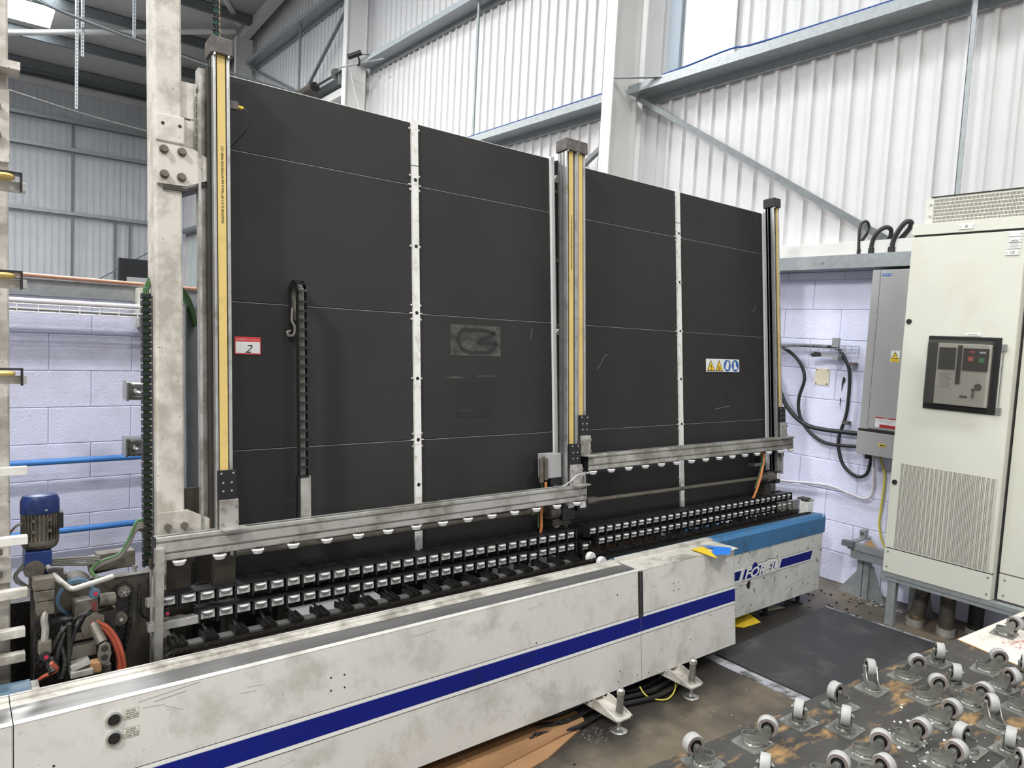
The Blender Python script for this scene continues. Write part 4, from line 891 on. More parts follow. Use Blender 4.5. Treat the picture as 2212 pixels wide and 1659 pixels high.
# ================================================================== PREVIOUS MACHINE SECTION AT LEFT
t = thing('machine_pillar', 'thick dirty-white machine pillar cut by the left picture edge', 'pillar', (.05, .05, 0), tilt=True)
part('box_section', MB().box(-.10, .148, .05, .20, .05, 3.5), 'column_paint', t, bevel=.006)
part('bolt_plate', MB().box(-.08, .150, .035, .05, 2.19, 2.42), 'column_paint', t, bevel=.002)
part('ledge', MB().box(-.1, .175, -.02, .05, 2.47, 2.495), 'column_paint', t)
part('lower_plate', MB().box(-.08, .150, .035, .05, .87, .95), 'column_paint', t, bevel=.002)
for w_ in (2.36, 2.27, .97, .90): part('bolt', MB().cyl((.115, .02, w_), (.115, .035, w_), .014, n=6), 'steel_dirty', t)
for w_, hasr in ((2.10, 1), (1.80, 1), (1.505, 1), (1.225, 0), (1.012, 0), (.85, 0), (.73, 0), (.655, 0)):
    nm = {2.10: 'topmost', 1.80: 'second from top', 1.505: 'third from top', 1.225: 'fourth from top', 1.012: 'beside the blue-capped motor', .85: 'below the motor', .73: 'second lowest', .655: 'lowest'}[w_]
    t = thing('support_arm', 'white support arm on the left pillar, %s' % nm, 'arm', (.1, -.05, w_), tilt=True, group='white arms on the left pillar')
    part('arm', MB().box(-.3, .187 if w_ > .8 else .180, -.05, -.01, w_-.014, w_+.012), 'paint' if w_ > 1 else 'paint_dirty', t, bevel=.0015)
    if hasr:
        part('yoke', MB().box(.09, .175, -.085, -.05, w_+.028, w_+.033).box(.170, .175, -.085, -.05, w_-.02, w_+.03).box(.09, .095, -.085, -.05, w_, w_+.03), 'black', t)
        part('roller', MB().lathe([(.006, .010), (.024, .011), (.028, .017), (.024, .024), (.006, .025)], (.13, -.072, w_), n=20), 'belt', t)
# motor with blue cap
t = thing('blue_motor', 'grey finned motor with dark blue fan cap at left', 'motor', (.225, .08, .92), tilt=True)
mx, mv = .230, .09
part('fan_cap', MB().lathe([(.054, 1.073), (.055, 1.078), (.0545, 1.115), (.048, 1.130), (.036, 1.134), (.0, 1.135)], (mx, mv, 0), n=32), 'motor_blue', t)
part('cap_screw', MB().cyl((mx+.012, mv-.0575, 1.086), (mx+.012, mv-.053, 1.086), .0035, n=8), 'chrome', t)
b = MB().cyl((mx, mv, .975), (mx, mv, 1.075), .047, n=24)
fm = MB()
for k in range(30):
    a_ = 2*pi*k/30; b.box(mx-.0001, mx, mv, mv, .98, .98)
    p0 = (mx+.045*cos(a_), mv+.045*sin(a_)); p1 = (mx+.053*cos(a_), mv+.053*sin(a_)); nx, ny = -sin(a_)*.0016, cos(a_)*.0016
    fm.add([(p0[0]-nx, p0[1]-ny, .985), (p1[0]-nx, p1[1]-ny, .985), (p1[0]+nx, p1[1]+ny, .985), (p0[0]+nx, p0[1]+ny, .985), (p0[0]-nx, p0[1]-ny, 1.072), (p1[0]-nx, p1[1]-ny, 1.072), (p1[0]+nx, p1[1]+ny, 1.072), (p0[0]+nx, p0[1]+ny, 1.072)],
           [(3, 2, 1, 0), (4, 5, 6, 7), (0, 1, 5, 4), (1, 2, 6, 5), (2, 3, 7, 6), (3, 0, 4, 7)])
part('motor_body', MB().cyl((mx, mv, .975), (mx, mv, 1.075), .047, n=24), 'motor_grey', t); part('fins', fm, 'motor_grey', t, stuff=True)
part('end_bell', MB().lathe([(.036, .955), (.046, .962), (.052, .975), (.052, .986)], (mx, mv, 0), n=24), 'motor_grey', t)
for dx in (-.022, .022):
    for w_ in (1.055, 1.02): part('boss', MB().box(mx+dx-.005, mx+dx+.005, mv-.055, mv-.045, w_-.006, w_+.004), 'motor_grey', t)
part('terminal_box', MB().box(mx+.045, mx+.062, mv-.03, mv+.03, 1.02, 1.07), 'black', t)
part('lead', MB().tube([(mx-.05, mv-.02, 1.045), (mx-.065, mv-.02, 1.04), (mx-.08, mv-.01, 1.02), (mx-.09, mv, 1.0)], .004), 'cable_grey', t)
part('gear_housing', MB().box(mx-.045, mx+.028, mv-.05, mv+.05, .88, .955), 'motor_blue', t, bevel=.003); part('gear_face', MB().cyl((mx-.02, mv-.06, .90), (mx-.02, mv-.05, .90), .028, n=24), 'steel_dirty', t)
# dirty backplate with sprockets and chain
t = thing('drive_plate', 'dirty brown machine plate with sprockets behind the white cover at left', 'plate', (.42, .05, .5), tilt=True)
part('plate', MB().box(.20, .545, .05, .062, .30, .842), 'grime', t, bevel=.001); part('rim', MB().box(.425, .548, .046, .064, .834, .842), 'alu_dirty', t)
part('slot', MB().box(.537, .543, .048, .051, .76, .815), 'ink', t)
part('grease_patch', MB().prism([(.30, .58), (.255, .66), (.25, .75), (.30, .72), (.36, .70), (.41, .75), (.43, .80), (.47, .818), (.495, .79), (.488, .66), (.47, .58)], 1, .0475, .0502), 'grease', t)
for x, w_, r in ((.463, .785, .017), (.287, .732, .020), (.452, .695, .018), (.40, .72, .014), (.25, .69, .014)):
    s_ = part('sprocket', MB().cyl((x, .028, w_), (x, .05, w_), r*1.15, n=20).cyl((x, .022, w_), (x, .028, w_), r*.6, n=12), 'steel_dirty', t)
    part('hub', MB().cyl((x, .016, w_), (x, .024, w_), r*.35, n=6), 'chrome', s_)
for a_ in range(5): part('hub_screw', MB().cyl((.463+.011*cos(a_*1.257), .019, .785+.011*sin(a_*1.257)), (.463+.011*cos(a_*1.257), .022, .785+.011*sin(a_*1.257)), .0028, n=6), 'chrome', t)
ch = MB(); path = [(.441, .79), (.445, .805), (.463, .812), (.481, .805), (.487, .785), (.483, .72), (.476, .66), (.468, .60)]
def chainlinks(mb, path, v):
    for (a, b) in zip(path, path[1:]):
        n = max(1, int(math.dist(a, b)/.008))
        for k in range(n):
            p = (a[0]+(b[0]-a[0])*k/n, a[1]+(b[1]-a[1])*k/n); q = (a[0]+(b[0]-a[0])*(k+.8)/n, a[1]+(b[1]-a[1])*(k+.8)/n)
            mb.bar((p[0], v, p[1]), (q[0], v, q[1]), .006 if k % 2 else .009, .006, up=(0, 1, 0))
chainlinks(ch, path, .035); chainlinks(ch, [(.262, .74), (.262, .70), (.275, .675), (.30, .668), (.33, .672)], .035)
part('drive_chain', ch, 'grease', t, stuff=True)
part('hook_hose', MB().tube([(.51, .04, .80), (.512, .035, .77), (.510, .03, .72), (.52, .035, .69), (.54, .04, .675)], .004), 'grease', t)
part('bleed_screw', MB().cyl((.50, .05, .842), (.50, .05, .856), .005, n=8).cyl((.50, .05, .856), (.50, .05, .864), .009, n=6), 'steel', t)
part('side_block', MB().box(.20, .30, .04, .12, .835, .87), 'motor_grey', t)
t = thing('grinder_housing', 'dirty grey motor housing with blue band and bent guard tube', 'motor', (.35, .0, .8), tilt=True)
part('drum', MB().cyl((.32, -.0, .80), (.33, .16, .80), .055, n=30), 'motor_grey', t); part('blue_band', MB().cyl((.3197, -.004, .80), (.322, .035, .80), .0575, n=30), 'blue_worn', t)
part('drum_face', MB().cyl((.3194, -.012, .80), (.3198, -.004, .80), .046, n=30), 'grime', t)
part('box', MB().box(.305, .372, -.075, -.01, .735, .805), 'motor_grey', t, bevel=.008); part('side_tube', MB().cyl((.372, -.05, .79), (.42, -.04, .785), .022, n=16), 'motor_grey', t)
part('lower_tube', MB().cyl((.37, -.04, .75), (.42, -.03, .745), .018, n=16), 'motor_grey', t)
part('guard_tube', MB().tube([(.245, .05, .905), (.26, .0, .88), (.285, -.06, .855), (.30, -.085, .848), (.33, -.085, .852), (.415, -.06, .862)], .009, n=12), 'alu_dirty', t)
part('motor_end', MB().cyl((.38, .20, .855), (.50, .20, .87), .035, n=20), 'motor_grey', t); part('terminal_box', MB().box(.40, .52, .15, .22, .84, .90), 'motor_grey', t, bevel=.004)
lb = part('sensor_ring', MB().lathe([(.014, -.088), (.014, -.082), (.017, -.080)], (.360, 0, .822), ax=1, n=20), 'blue_worn', t); part('lens', MB().cyl((.362, -.091, .822), (.362, -.088, .822), .006, n=14), 'led_red', lb)
part('red_label', MB().box(.352, .367, -.0765, -.0755, .765, .795), 'rust_red', t)
t = thing('clamp_block', 'stack of dirty grey blocks with a bent tube and red-lit sensor at left', 'clamp', (.22, -.1, .83), tilt=True)
for k, (a, b) in enumerate(((.865, .90), (.832, .863), (.79, .830))): part('block', MB().box(.196+.004*k, .250-.001*k, -.12, -.06, a, b), 'motor_grey', t, bevel=.002)
part('tube', MB().tube([(.225, -.11, .80), (.222, -.12, .775), (.225, -.12, .745), (.222, -.12, .71)], .010), 'alu_dirty', t)
part('socket', MB().box(.206, .240, -.135, -.10, .675, .715), 'motor_grey', t, bevel=.004)
lb = part('sensor', MB().lathe([(.013, -.150), (.013, -.135), (.016, -.132)], (.222, 0, .672), ax=1, n=18), 'black', t); part('lens', MB().cyl((.224, -.153, .672), (.224, -.150, .672), .0055, n=12), 'led_red', lb)
part('bar', MB().box(.245, .285, .0, .03, .76, .90), 'grime', t)
t = thing('seaming_head', 'dirty grinding head with grey handle below the drive plate', 'machine head', (.33, 2.46, .6))
part('base_block', MB().box(.28, .40, 2.47, 2.54, .56, .61), 'steel_dirty', t, bevel=.002); part('upper_block', MB().box(.285, .36, 2.48, 2.54, .645, .685), 'steel_dirty', t, bevel=.002)
part('rail', MB().box(.29, .355, 2.50, 2.54, .695, .71), 'steel_dirty', t); part('upright', MB().box(.278, .288, 2.45, 2.47, .64, .77), 'grease', t)
part('flange', MB().prism([(.325, .70), (.318, .735), (.332, .765), (.358, .775), (.382, .76), (.385, .72), (.37, .70)], 1, 2.495, 2.503), 'steel_dirty', t, bevel=.001)
part('spindle', MB().cyl((.352, 2.50, .738), (.372, 2.455, .690), .0155, n=20), 'steel_dirty', t)
part('handle', MB().prism([(.360, .640), (.357, .66), (.362, .688), (.378, .697), (.392, .686), (.396, .655), (.390, .630), (.373, .622)], 1, 2.44, 2.452), 'steel_dirty', t, bevel=.003)
for zz in (.676, .648): part('recess', MB().lathe([(.010, 2.4385), (.008, 2.441)], (.376, 0, zz), ax=1, n=14), 'grease', t)
part('brass_block', MB().box(.335, .37, 2.44, 2.47, .60, .64), 'cardboard', t, bevel=.006); part('cylinder', MB().cyl((.236, 2.47, .665), (.245, 2.44, .635), .016, n=16), 'grease', t)
part('front_shelf', MB().prism([(.285, .640), (.335, .648), (.340, .640), (.290, .625)], 1, 2.435, 2.49), 'alu_dirty', t)
part('front_shelf', MB().box(.285, .345, 2.43, 2.49, .605, .625), 'alu_dirty', t, bevel=.002)
part('side_lever', MB().box(.305, .322, 2.49, 2.50, .70, .72), 'steel_dirty', t)
for k, (pts, m) in enumerate((([(.25, 2.50, .60), (.238, 2.48, .66), (.245, 2.47, .70), (.262, 2.47, .74), (.29, 2.48, .762)], 'grease'), ([(.262, 2.47, .62), (.252, 2.46, .66), (.258, 2.46, .70), (.275, 2.47, .74)], 'grease'),
                  ([(.35, 2.52, .78), (.32, 2.50, .765), (.295, 2.48, .72), (.285, 2.47, .66)], 'grease'), ([(.22, 2.50, .72), (.235, 2.49, .69), (.25, 2.47, .65), (.26, 2.46, .60)], 'cable'),
                  ([(.27, 2.50, .75), (.265, 2.47, .71), (.272, 2.45, .66), (.262, 2.44, .61)], 'grease'), ([(.30, 2.50, .765), (.33, 2.50, .775), (.36, 2.51, .765)], 'grease'))):
    part('hose', MB().tube(pts, .0065), m, t)
part('dark_base', MB().box(.20, .42, 2.52, 2.56, .45, .76), 'grease', t)
for k, dx in enumerate((0, -.012)):
    solo('orange_hose', MB().tube([(.36+dx, 2.50, .748), (.395+dx, 2.50, .715), (.422+dx, 2.50, .665), (.436+dx, 2.49, .61), (.438+dx, 2.48, .57)], .0075-.001*k), 'hose_orange', ('thick orange-red hose curving down at left, outer one', 'thinner orange-red hose just inside the outer one')[k], 'hose', o=(.4, 2.5, .65))
solo('red_hose', MB().tube([(.19, 2.50, .58), (.22, 2.46, .62), (.25, 2.44, .64), (.235, 2.43, .67)], .006), 'hose_orange', 'short red-brown hose among the black hoses at left', 'hose', o=(.22, 2.46, .6))
# cables draped from the column to the left
for k in range(5):
    d = .008*k
    mb = MB().tube([(.552, .13, .86), (.550, .12, .96), (.535, .11, 1.005-d), (.515, .11, 1.0-d), (.49, .10, .945-d*.6), (.46, .10, .90-d*.4), (.40, .09, .885-d*.5), (.37, .06, .865-d*.3), (.385, .02, .845)] if k < 4 else
                   [(.552, .13, .86), (.545, .12, .95), (.52, .12, .975), (.49, .11, .93), (.45, .11, .885), (.38, .1, .88), (.25, .09, .90), (.18, .08, .90), (.162, .08, .87), (.19, .07, .845)], .0058)
    solo('draped_cable', mb, ('cable_green', 'cable_grey', 'cable_grey', 'cable_grey', 'cable_grey')[k], ('green cable on top of the bundle looping left from the column', 'grey cable second from the top of the looping bundle', 'grey cable in the middle of the looping bundle', 'brownish grey cable low in the looping bundle', 'grey cable of the looping bundle that runs on to the left pillar')[k], 'cable', 'draped cable bundle', o=(.5, .1, .95), tilt=True)
for k in range(3):
    solo('loom_cable', MB().tube([(.40, .09, .893+.005*k), (.33, .09, .898+.006*k), (.25, .09, .903+.006*k), (.19, .08, .905+.005*k), (.165, .08, .885), (.165+.006*k, .07, .86), (.20, .05, .842)], .0035), 'cable_grey', 'thin grey cable crossing above the left drive plate, %s' % ('lowest of the loom', 'middle of the loom', 'highest of the loom')[k], 'cable', 'thin loom cables', o=(.3, .09, .9), tilt=True)
t = thing('blue_profile', 'worn blue rail end behind the cover at the far left', 'rail', (.1, 2.45, .6))
part('rail', MB().prism([(2.395, .56), (2.395, .598), (2.415, .618), (2.47, .618), (2.47, .56)], 0, -1.0, .185), 'blue_worn', t, bevel=.001); part('end', MB().prism([(2.40, .56), (2.40, .59), (2.418, .612), (2.468, .612), (2.468, .56)], 0, .185, .205), 'alu_dirty', t)
part('frame', MB().box(-1, .25, 2.50, 2.62, .10, .55), 'grease', t); part('post', MB().box(.0, .06, 2.50, 2.6, 0, .55), 'grease', t)
solo('dark_cabinet', MB().box(.15, .56, 2.86, 3.0, .0, .72), 'grease', 'dark greasy machine base behind the left drive plate', 'machine base', o=(.3, 2.9, 0))
# ================================================================== ELECTRICAL CABINETS
XC = 4.66
t = thing('electrical_cabinet', 'tall cream electrical cabinet lettered A on a galvanised stand', 'cabinet', (XC, 1.66, .34))
yl, yr = 1.968, 1.37
part('body', MB().box(XC+.018, 5.13, yr, yl, .34, 2.52), 'cabinet_side', t)
part('plinth_panel', MB().box(XC, XC+.018, yr, yl, .34, .492), 'cabinet', t, bevel=.002)
for y, z in ((1.945, .47), (1.945, .375), (1.39, .47), (1.39, .375)): part('screw', MB().cyl((XC-.003, y, z), (XC, y, z), .0055, n=8), 'steel', t)
d = part('door', MB().box(XC-.004, XC+.018, yr, yl, .498, 2.440), 'cabinet', t, bevel=.0025)
part('seal', MB().box(XC+.004, XC+.02, yr, yl-.01, .490, .500), 'rubber_black', t); part('seal', MB().box(XC+.004, XC+.02, yr, yl-.01, 2.438, 2.450), 'rubber_black', t)
part('head_panel', MB().box(XC-.006, XC+.018, yr, yl+.004, 2.452, 2.52), 'cabinet', t, bevel=.002)
part('louvre', MB().box(XC-.0052, XC-.004, 1.390, 1.912, .506, 1.042), 'louvre', d, 'perforated ventilation field')
lr = MB()
for k in range(21): yy = 1.395+.0248*k; lr.box(XC-.0062, XC-.0052, yy, yy+.003, .506, 1.042)
part('louvre_ribs', lr, 'cabinet', d, stuff=True)
for y, z in ((1.942, 1.925), (1.940, .918)):
    k_ = part('lock', MB().lathe([(.0155, -.010), (.0155, -.004), (.013, -.012)], (XC, 0, 0), ax=0, n=20), 'rubber_black', d); k_.location = (0, 0, 0)
    k_.data.transform(Matrix.Translation((0, y, z)))
# tag A, plates
def tag(y0, y1, z0, z1, txt, size, parent=t, m='label_white', off=0.0, ink='ink'):
    p = part('tag', MB().box(XC-.010-off, XC-.006-off, y0, y1, z0, z1), m, parent)
    for yy in (y0+.006, y1-.006): part('tag_screw', MB().cyl((XC-.0112-off, yy, (z0+z1)/2), (XC-.010-off, yy, (z0+z1)/2), .0022, n=8), 'ink', parent)
    if txt: text(txt, size, (XC-.0106-off, (y0+y1)/2, z0+(z1-z0)*.28), (0, -1, 0), (0, 0, 1), parent, ink, align='CENTER', depth=.0003)
tag(1.632, 1.710, 2.468, 2.498, 'A', .024)
tag(1.388, 1.455, 2.408, 2.435, '', .02); tag(1.390, 1.455, 2.375, 2.402, 'EATON', .009); tag(1.392, 1.458, 2.340, 2.368, '', .01); tag(1.394, 1.462, 2.305, 2.333, 'CE', .019)
for (z, n) in ((2.381, 1), (2.362, 3)):
    for k in range(n+1): part('print_line', MB().box(XC-.0108, XC-.0102, 1.402, 1.442, z-.0055*k, z-.0055*k+.0015), 'ink_grey', t)
text('PANEL METERS', .007, (XC-.0085, 1.585, 1.853), (0, -1, 0), (0, 0, 1), t, 'ink', align='CENTER', depth=.0002); part('window_tag', MB().box(XC-.008, XC-.004, 1.545, 1.628, 1.848, 1.864), 'label_white', t)
# meter window
wq = part('meter_window', MB().box(XC-.012, XC-.004, 1.435, 1.818, 1.825, 1.842).box(XC-.012, XC-.004, 1.435, 1.818, 1.402, 1.428).box(XC-.012, XC-.004, 1.800, 1.818, 1.42, 1.83).box(XC-.012, XC-.004, 1.435, 1.462, 1.42, 1.83), 'black', d, bevel=.003)
part('smoked_lid', MB().box(XC-.075, XC-.073, 1.475, 1.795, 1.44, 1.80).add([(XC-.073, 1.475, 1.80), (XC-.012, 1.462, 1.825), (XC-.012, 1.805, 1.825), (XC-.073, 1.795, 1.80)], [(0, 1, 2, 3)])
     .add([(XC-.073, 1.475, 1.44), (XC-.012, 1.462, 1.425), (XC-.012, 1.805, 1.425), (XC-.073, 1.795, 1.44)], [(3, 2, 1, 0)]).add([(XC-.073, 1.475, 1.44), (XC-.012, 1.462, 1.425), (XC-.012, 1.462, 1.825), (XC-.073, 1.475, 1.80)], [(0, 1, 2, 3)])
     .add([(XC-.073, 1.795, 1.44), (XC-.012, 1.805, 1.425), (XC-.012, 1.805, 1.825), (XC-.073, 1.795, 1.80)], [(3, 2, 1, 0)]), 'smoked', d)
part('breaker_face', MB().box(XC-.030, XC-.006, 1.475, 1.755, 1.438, 1.80), 'label_cream', d, bevel=.004)
part('breaker_surround', MB().box(XC-.008, XC-.0045, 1.455, 1.805, 1.42, 1.83), 'black_matt', d)
part('trip_panel', MB().box(XC-.034, XC-.030, 1.655, 1.745, 1.645, 1.775), 'ink', d); part('control_panel', MB().box(XC-.034, XC-.030, 1.485, 1.615, 1.645, 1.775), 'ink', d)
part('centre_bar', MB().box(XC-.036, XC-.030, 1.622, 1.645, 1.565, 1.79), 'black', d)
part('red_button', MB().box(XC-.038, XC-.034, 1.560, 1.588, 1.700, 1.728), 'red', d); part('green_button', MB().box(XC-.038, XC-.034, 1.505, 1.533, 1.695, 1.724), 'green', d)
part('red_flag', MB().box(XC-.036, XC-.034, 1.555, 1.582, 1.750, 1.760), 'red', d); part('white_flag', MB().box(XC-.036, XC-.034, 1.500, 1.532, 1.748, 1.758), 'label_white', d)
text('O', .016, (XC-.0384, 1.574, 1.708), (0, -1, 0), (0, 0, 1), d, 'label_white', align='CENTER'); text('I', .016, (XC-.0384, 1.519, 1.703), (0, -1, 0), (0, 0, 1), d, 'label_white', align='CENTER')
part('key_lock', MB().lathe([(.019, -.036), (.019, -.030), (.012, -.040)], (XC, 0, 0), ax=0, n=22), 'motor_grey', d).data.transform(Matrix.Translation((0, 1.525, 1.555)))
part('key', MB().box(XC-.044, XC-.042, 1.540, 1.550, 1.49, 1.54).cyl((XC-.044, 1.545, 1.535), (XC-.042, 1.545, 1.535), .010, n=12), 'steel_dirty', d)
part('counter', MB().box(XC-.032, XC-.030, 1.575, 1.615, 1.485, 1.500), 'motor_grey', d)
for k in range(9): part('print_line', MB().box(XC-.0308, XC-.0300, 1.665+.006*(k % 3), 1.735, 1.625-.0105*k-.003, 1.625-.0105*k), 'ink_grey', d)
for z0 in (1.785, 1.428): part('window_hinge', MB().box(XC-.02, XC-.012, 1.405, 1.432, z0-.02, z0+.022), 'steel', d, bevel=.002)
part('hinge_rod', MB().cyl((XC-.014, 1.42, 1.45), (XC-.014, 1.42, 1.77), .004, n=8), 'chrome', d)
t = thing('cooling_unit', 'slotted cream air outlet box on top of the lettered cabinet', 'ventilator', (XC+.1, 1.6, 2.52))
part('body', MB().box(XC+.022, 5.05, .9, 1.915, 2.52, 2.675), 'cabinet', t); part('slotted_face', MB().box(XC+.0205, XC+.022, .9, 1.872, 2.525, 2.665), 'louvre_top', t)
part('lid', MB().box(XC+.016, 5.06, .9, 1.885, 2.676, 2.681), 'rubber_black', t)
for z in (2.565, 2.635): part('bolt', MB().cyl((XC+.014, 1.888, z), (XC+.022, 1.888, z), .006, n=8), 'chrome', t)
t = thing('electrical_cabinet', 'second cream cabinet at the right picture edge, set back from the first', 'cabinet', (XC+.08, 1.0, .34))
part('body', MB().box(XC+.095, 5.13, .55, 1.362, .34, 2.52), 'cabinet_side', t); part('door', MB().box(XC+.078, XC+.095, .55, 1.36, .498, 2.44), 'cabinet', t, bevel=.003)
part('plinth_panel', MB().box(XC+.08, XC+.095, .55, 1.36, .34, .490), 'cabinet', t, bevel=.002)
part('head_panel', MB().box(XC+.076, XC+.095, .55, 1.36, 2.452, 2.52), 'cabinet', t); part('joint_seal', MB().box(XC+.07, XC+.1, 1.362, 1.368, .34, 2.5), 'rubber_black', t)  # black strip fills the joint between the two cabinets
for z in (.46, .37): part('screw', MB().cyl((XC+.076, 1.33, z), (XC+.08, 1.33, z), .0055, n=8), 'steel', t)
# stand of galvanised strut
t = thing('cabinet_stand', 'galvanised strut stand carrying the cream cabinets', 'stand', (4.7, 1.9, 0))
part('front_rail', MB().box(XC+.005, XC+.055, .55, 1.98, .285, .337), 'galv', t, bevel=.002); part('rail_slot', MB().box(XC+.004, XC+.006, .55, 1.95, .305, .312), 'galv_dark', t)
part('rear_rail', MB().box(5.05, 5.10, .55, 1.98, .285, .337), 'galv', t); part('side_rail', MB().box(XC+.055, 5.05, 1.93, 1.98, .285, .337), 'galv', t)
part('front_leg', MB().box(XC+.012, XC+.055, 1.885, 1.935, 0, .285), 'galv', t, bevel=.002); part('front_leg', MB().box(XC+.012, XC+.055, .75, .80, 0, .285), 'galv', t)
part('rear_leg', MB().box(5.05, 5.10, 1.90, 1.95, 0, .285), 'galv', t); part('gusset', MB().prism([(1.90, .28), (1.84, .28), (1.78, .0), (1.84, 0)], 0, 5.03, 5.036), 'galv_dark', t)
t = thing('strut_stand', 'galvanised strut bracket stand with splayed feet beside the cabinet', 'stand', (5.05, 2.25, 0))
part('top_rail', MB().box(4.93, 4.975, 1.99, 2.33, .345, .395), 'galv', t, bevel=.002); part('top_rail', MB().box(4.90, 4.94, 2.28, 2.36, .365, .405), 'galv_dark', t, bevel=.002)
part('under_rail', MB().box(4.94, 4.985, 1.99, 2.31, .285, .345), 'galv', t, bevel=.002)
for a in (2.20, 2.245): part('upright', MB().box(5.0, 5.045, a, a+.040, 0, .30), 'galv', t, bevel=.0015)
part('splayed_foot', MB().prism([(2.285, .19), (2.285, .0), (2.42, .0), (2.40, .03)], 0, 5.02, 5.026), 'galv', t); part('splayed_foot', MB().prism([(2.20, .24), (2.20, .0), (2.09, .0), (2.18, .24)], 0, 5.02, 5.026), 'galv', t)
part('wall_lug', MB().box(5.05, 5.10, 2.27, 2.31, .40, .47), 'galv', t, bevel=.002); part('lug_bolt', MB().cyl((5.04, 2.29, .445), (5.05, 2.29, .445), .012, n=6), 'steel_dirty', t)
part('arm', MB().box(4.95, 5.17, 2.28, 2.32, .395, .405), 'galv', t)
part('bent_plate', MB().prism([(2.23, .395), (2.19, .44), (2.14, .395)], 0, 4.955, 4.958), 'card_edge', t)
for k, (x, y) in enumerate(((4.83, 1.815), (4.84, 1.64), (4.99, 1.53))):
    t = thing('floor_conduit', ('black and worn conduit tube under the cabinet, leftmost', 'rusty worn conduit tube under the cabinet, middle', 'black conduit tube under the cabinet, rightmost')[k], 'conduit', (x, y, 0))
    part('tube', MB().cyl((x, y, .02), (x+(.04, .0, 0)[k], y-(.03, 0, 0)[k], .30), .042, n=20), ('pole_rust', 'pole_rust', 'rubber_black')[k], t); part('collar', MB().cyl((x, y, 0), (x, y, .045), .052, n=20), 'alu_dirty', t)
# grey wall box
t = thing('switch_box', 'grey wall-mounted isolator box left of the cream cabinet', 'electrical box', (5.0, 2.2, 1.0))
part('body', MB().box(4.99, 5.165, 1.975, 2.348, 1.19, 2.288), 'grey_box', t, bevel=.003); part('door', MB().box(4.975, 4.99, 1.98, 2.285, 1.20, 2.283), 'grey_box', t, bevel=.002)
part('door_gap', MB().box(4.985, 4.992, 2.285, 2.291, 1.20, 2.283), 'rubber_black', t); part('gasket', MB().box(4.985, 5.16, 1.98, 2.352, 1.172, 1.19), 'rubber_black', t)
part('lower_box', MB().box(4.975, 5.165, 1.975, 2.352, 1.015, 1.174), 'grey_box', t, bevel=.003)
for z in (1.45, 1.95): part('hinge', MB().box(4.97, 4.99, 2.283, 2.293, z, z+.035), 'grey_box', t)
def gl(y0, y1, z0, z1, m, nm): part(nm, MB().box(4.973, 4.9752, y0, y1, z0, z1), m, t)
gl(2.212, 2.274, 2.243, 2.260, 'sign_blue', 'blue_label'); text('EATON  MEM', .010, (4.9725, 2.270, 2.248), (0, -1, 0), (0, 0, 1), t, 'label_white', depth=.0003)
gl(2.10, 2.235, 1.215, 1.285, 'label_white', 'notice'); 
part('notice_band', MB().box(4.9722, 4.9732, 2.10, 2.235, 1.276, 1.285).box(4.9722, 4.9732, 2.10, 2.205, 1.215, 1.236), 'dark_red', t)
text('IMPORTANT', .007, (4.9718, 2.168, 1.278), (0, -1, 0), (0, 0, 1), t, 'label_white', align='CENTER', depth=.0002)
for k in range(4): part('print_line', MB().box(4.9724, 4.9730, 2.11, 2.228, 1.268-.006*k, 1.2695-.006*k), 'ink_grey', t)
text('L1 L2', .008, (4.972, 2.16, 1.242), (0, -1, 0), (0, 0, 1), t, 'ink', depth=.0002)
gl(2.15, 2.20, 1.086, 1.104, 'yellow', 'small_yellow_label'); part('label_mark', MB().box(4.9722, 4.9732, 2.165, 2.190, 1.091, 1.099).box(4.9722, 4.9732, 2.154, 2.158, 1.09, 1.10), 'ink', t)
gl(2.115, 2.172, 1.665, 1.742, 'label_white', 'danger_sticker')
dsk = [(2.1675, 1.6655), (2.1195, 1.6655)]
part('danger_yellow', MB().box(4.9722, 4.9732, 2.117, 2.170, 1.667, 1.697), 'yellow', t)
part('danger_triangle', MB().prism([(2.163, 1.700), (2.125, 1.700), (2.144, 1.736)], 0, 4.9722, 4.9732), 'ink', t); part('danger_field', MB().prism([(2.158, 1.7025), (2.130, 1.7025), (2.144, 1.729)], 0, 4.9716, 4.9722), 'yellow', t)
part('bolt_mark', MB().prism([(2.145, 1.724), (2.148, 1.713), (2.144, 1.713), (2.146, 1.704), (2.140, 1.715), (2.144, 1.715)], 0, 4.971, 4.9716), 'ink', t)
text('DANGER', .0115, (4.9718, 2.1435, 1.685), (0, -1, 0), (0, 0, 1), t, 'ink', align='CENTER', bold=.0004, depth=.0002); text('400 Volts', .0095, (4.9718, 2.1435, 1.671), (0, -1, 0), (0, 0, 1), t, 'ink', align='CENTER', depth=.0002)
part('gland', MB().cyl((5.08, 2.312, .975), (5.08, 2.312, 1.015), .022, n=14), 'cable', t); part('gland', MB().cyl((5.08, 2.25, .985), (5.08, 2.25, 1.015), .014, n=12), 'steel', t)
for yy, zz, r in ((2.352, 1.135, .016), (2.352, 1.045, .013)): part('side_gland', MB().cyl((5.09, yy, zz), (5.09, yy+.03, zz), r, n=12), 'cable', t)
def wc(name, pts, r, m, lab, x=5.135): return solo(name, MB().tube([(x if len(p) == 2 else p[0], p[-2], p[-1]) for p in pts], r, n=10), m, lab, 'cable', o=(x, pts[0][-2], pts[0][-1]))
wc('black_cable', [(3.25, 1.73), (3.09, 1.728), (2.99, 1.685), (2.90, 1.60), (2.862, 1.49), (2.895, 1.344), (2.88, 1.22), (2.80, 1.105), (2.68, 1.036), (2.55, 1.028), (2.38, 1.045)], .013, 'cable', 'black cable curving from the wall tray to the grey box, inner one')
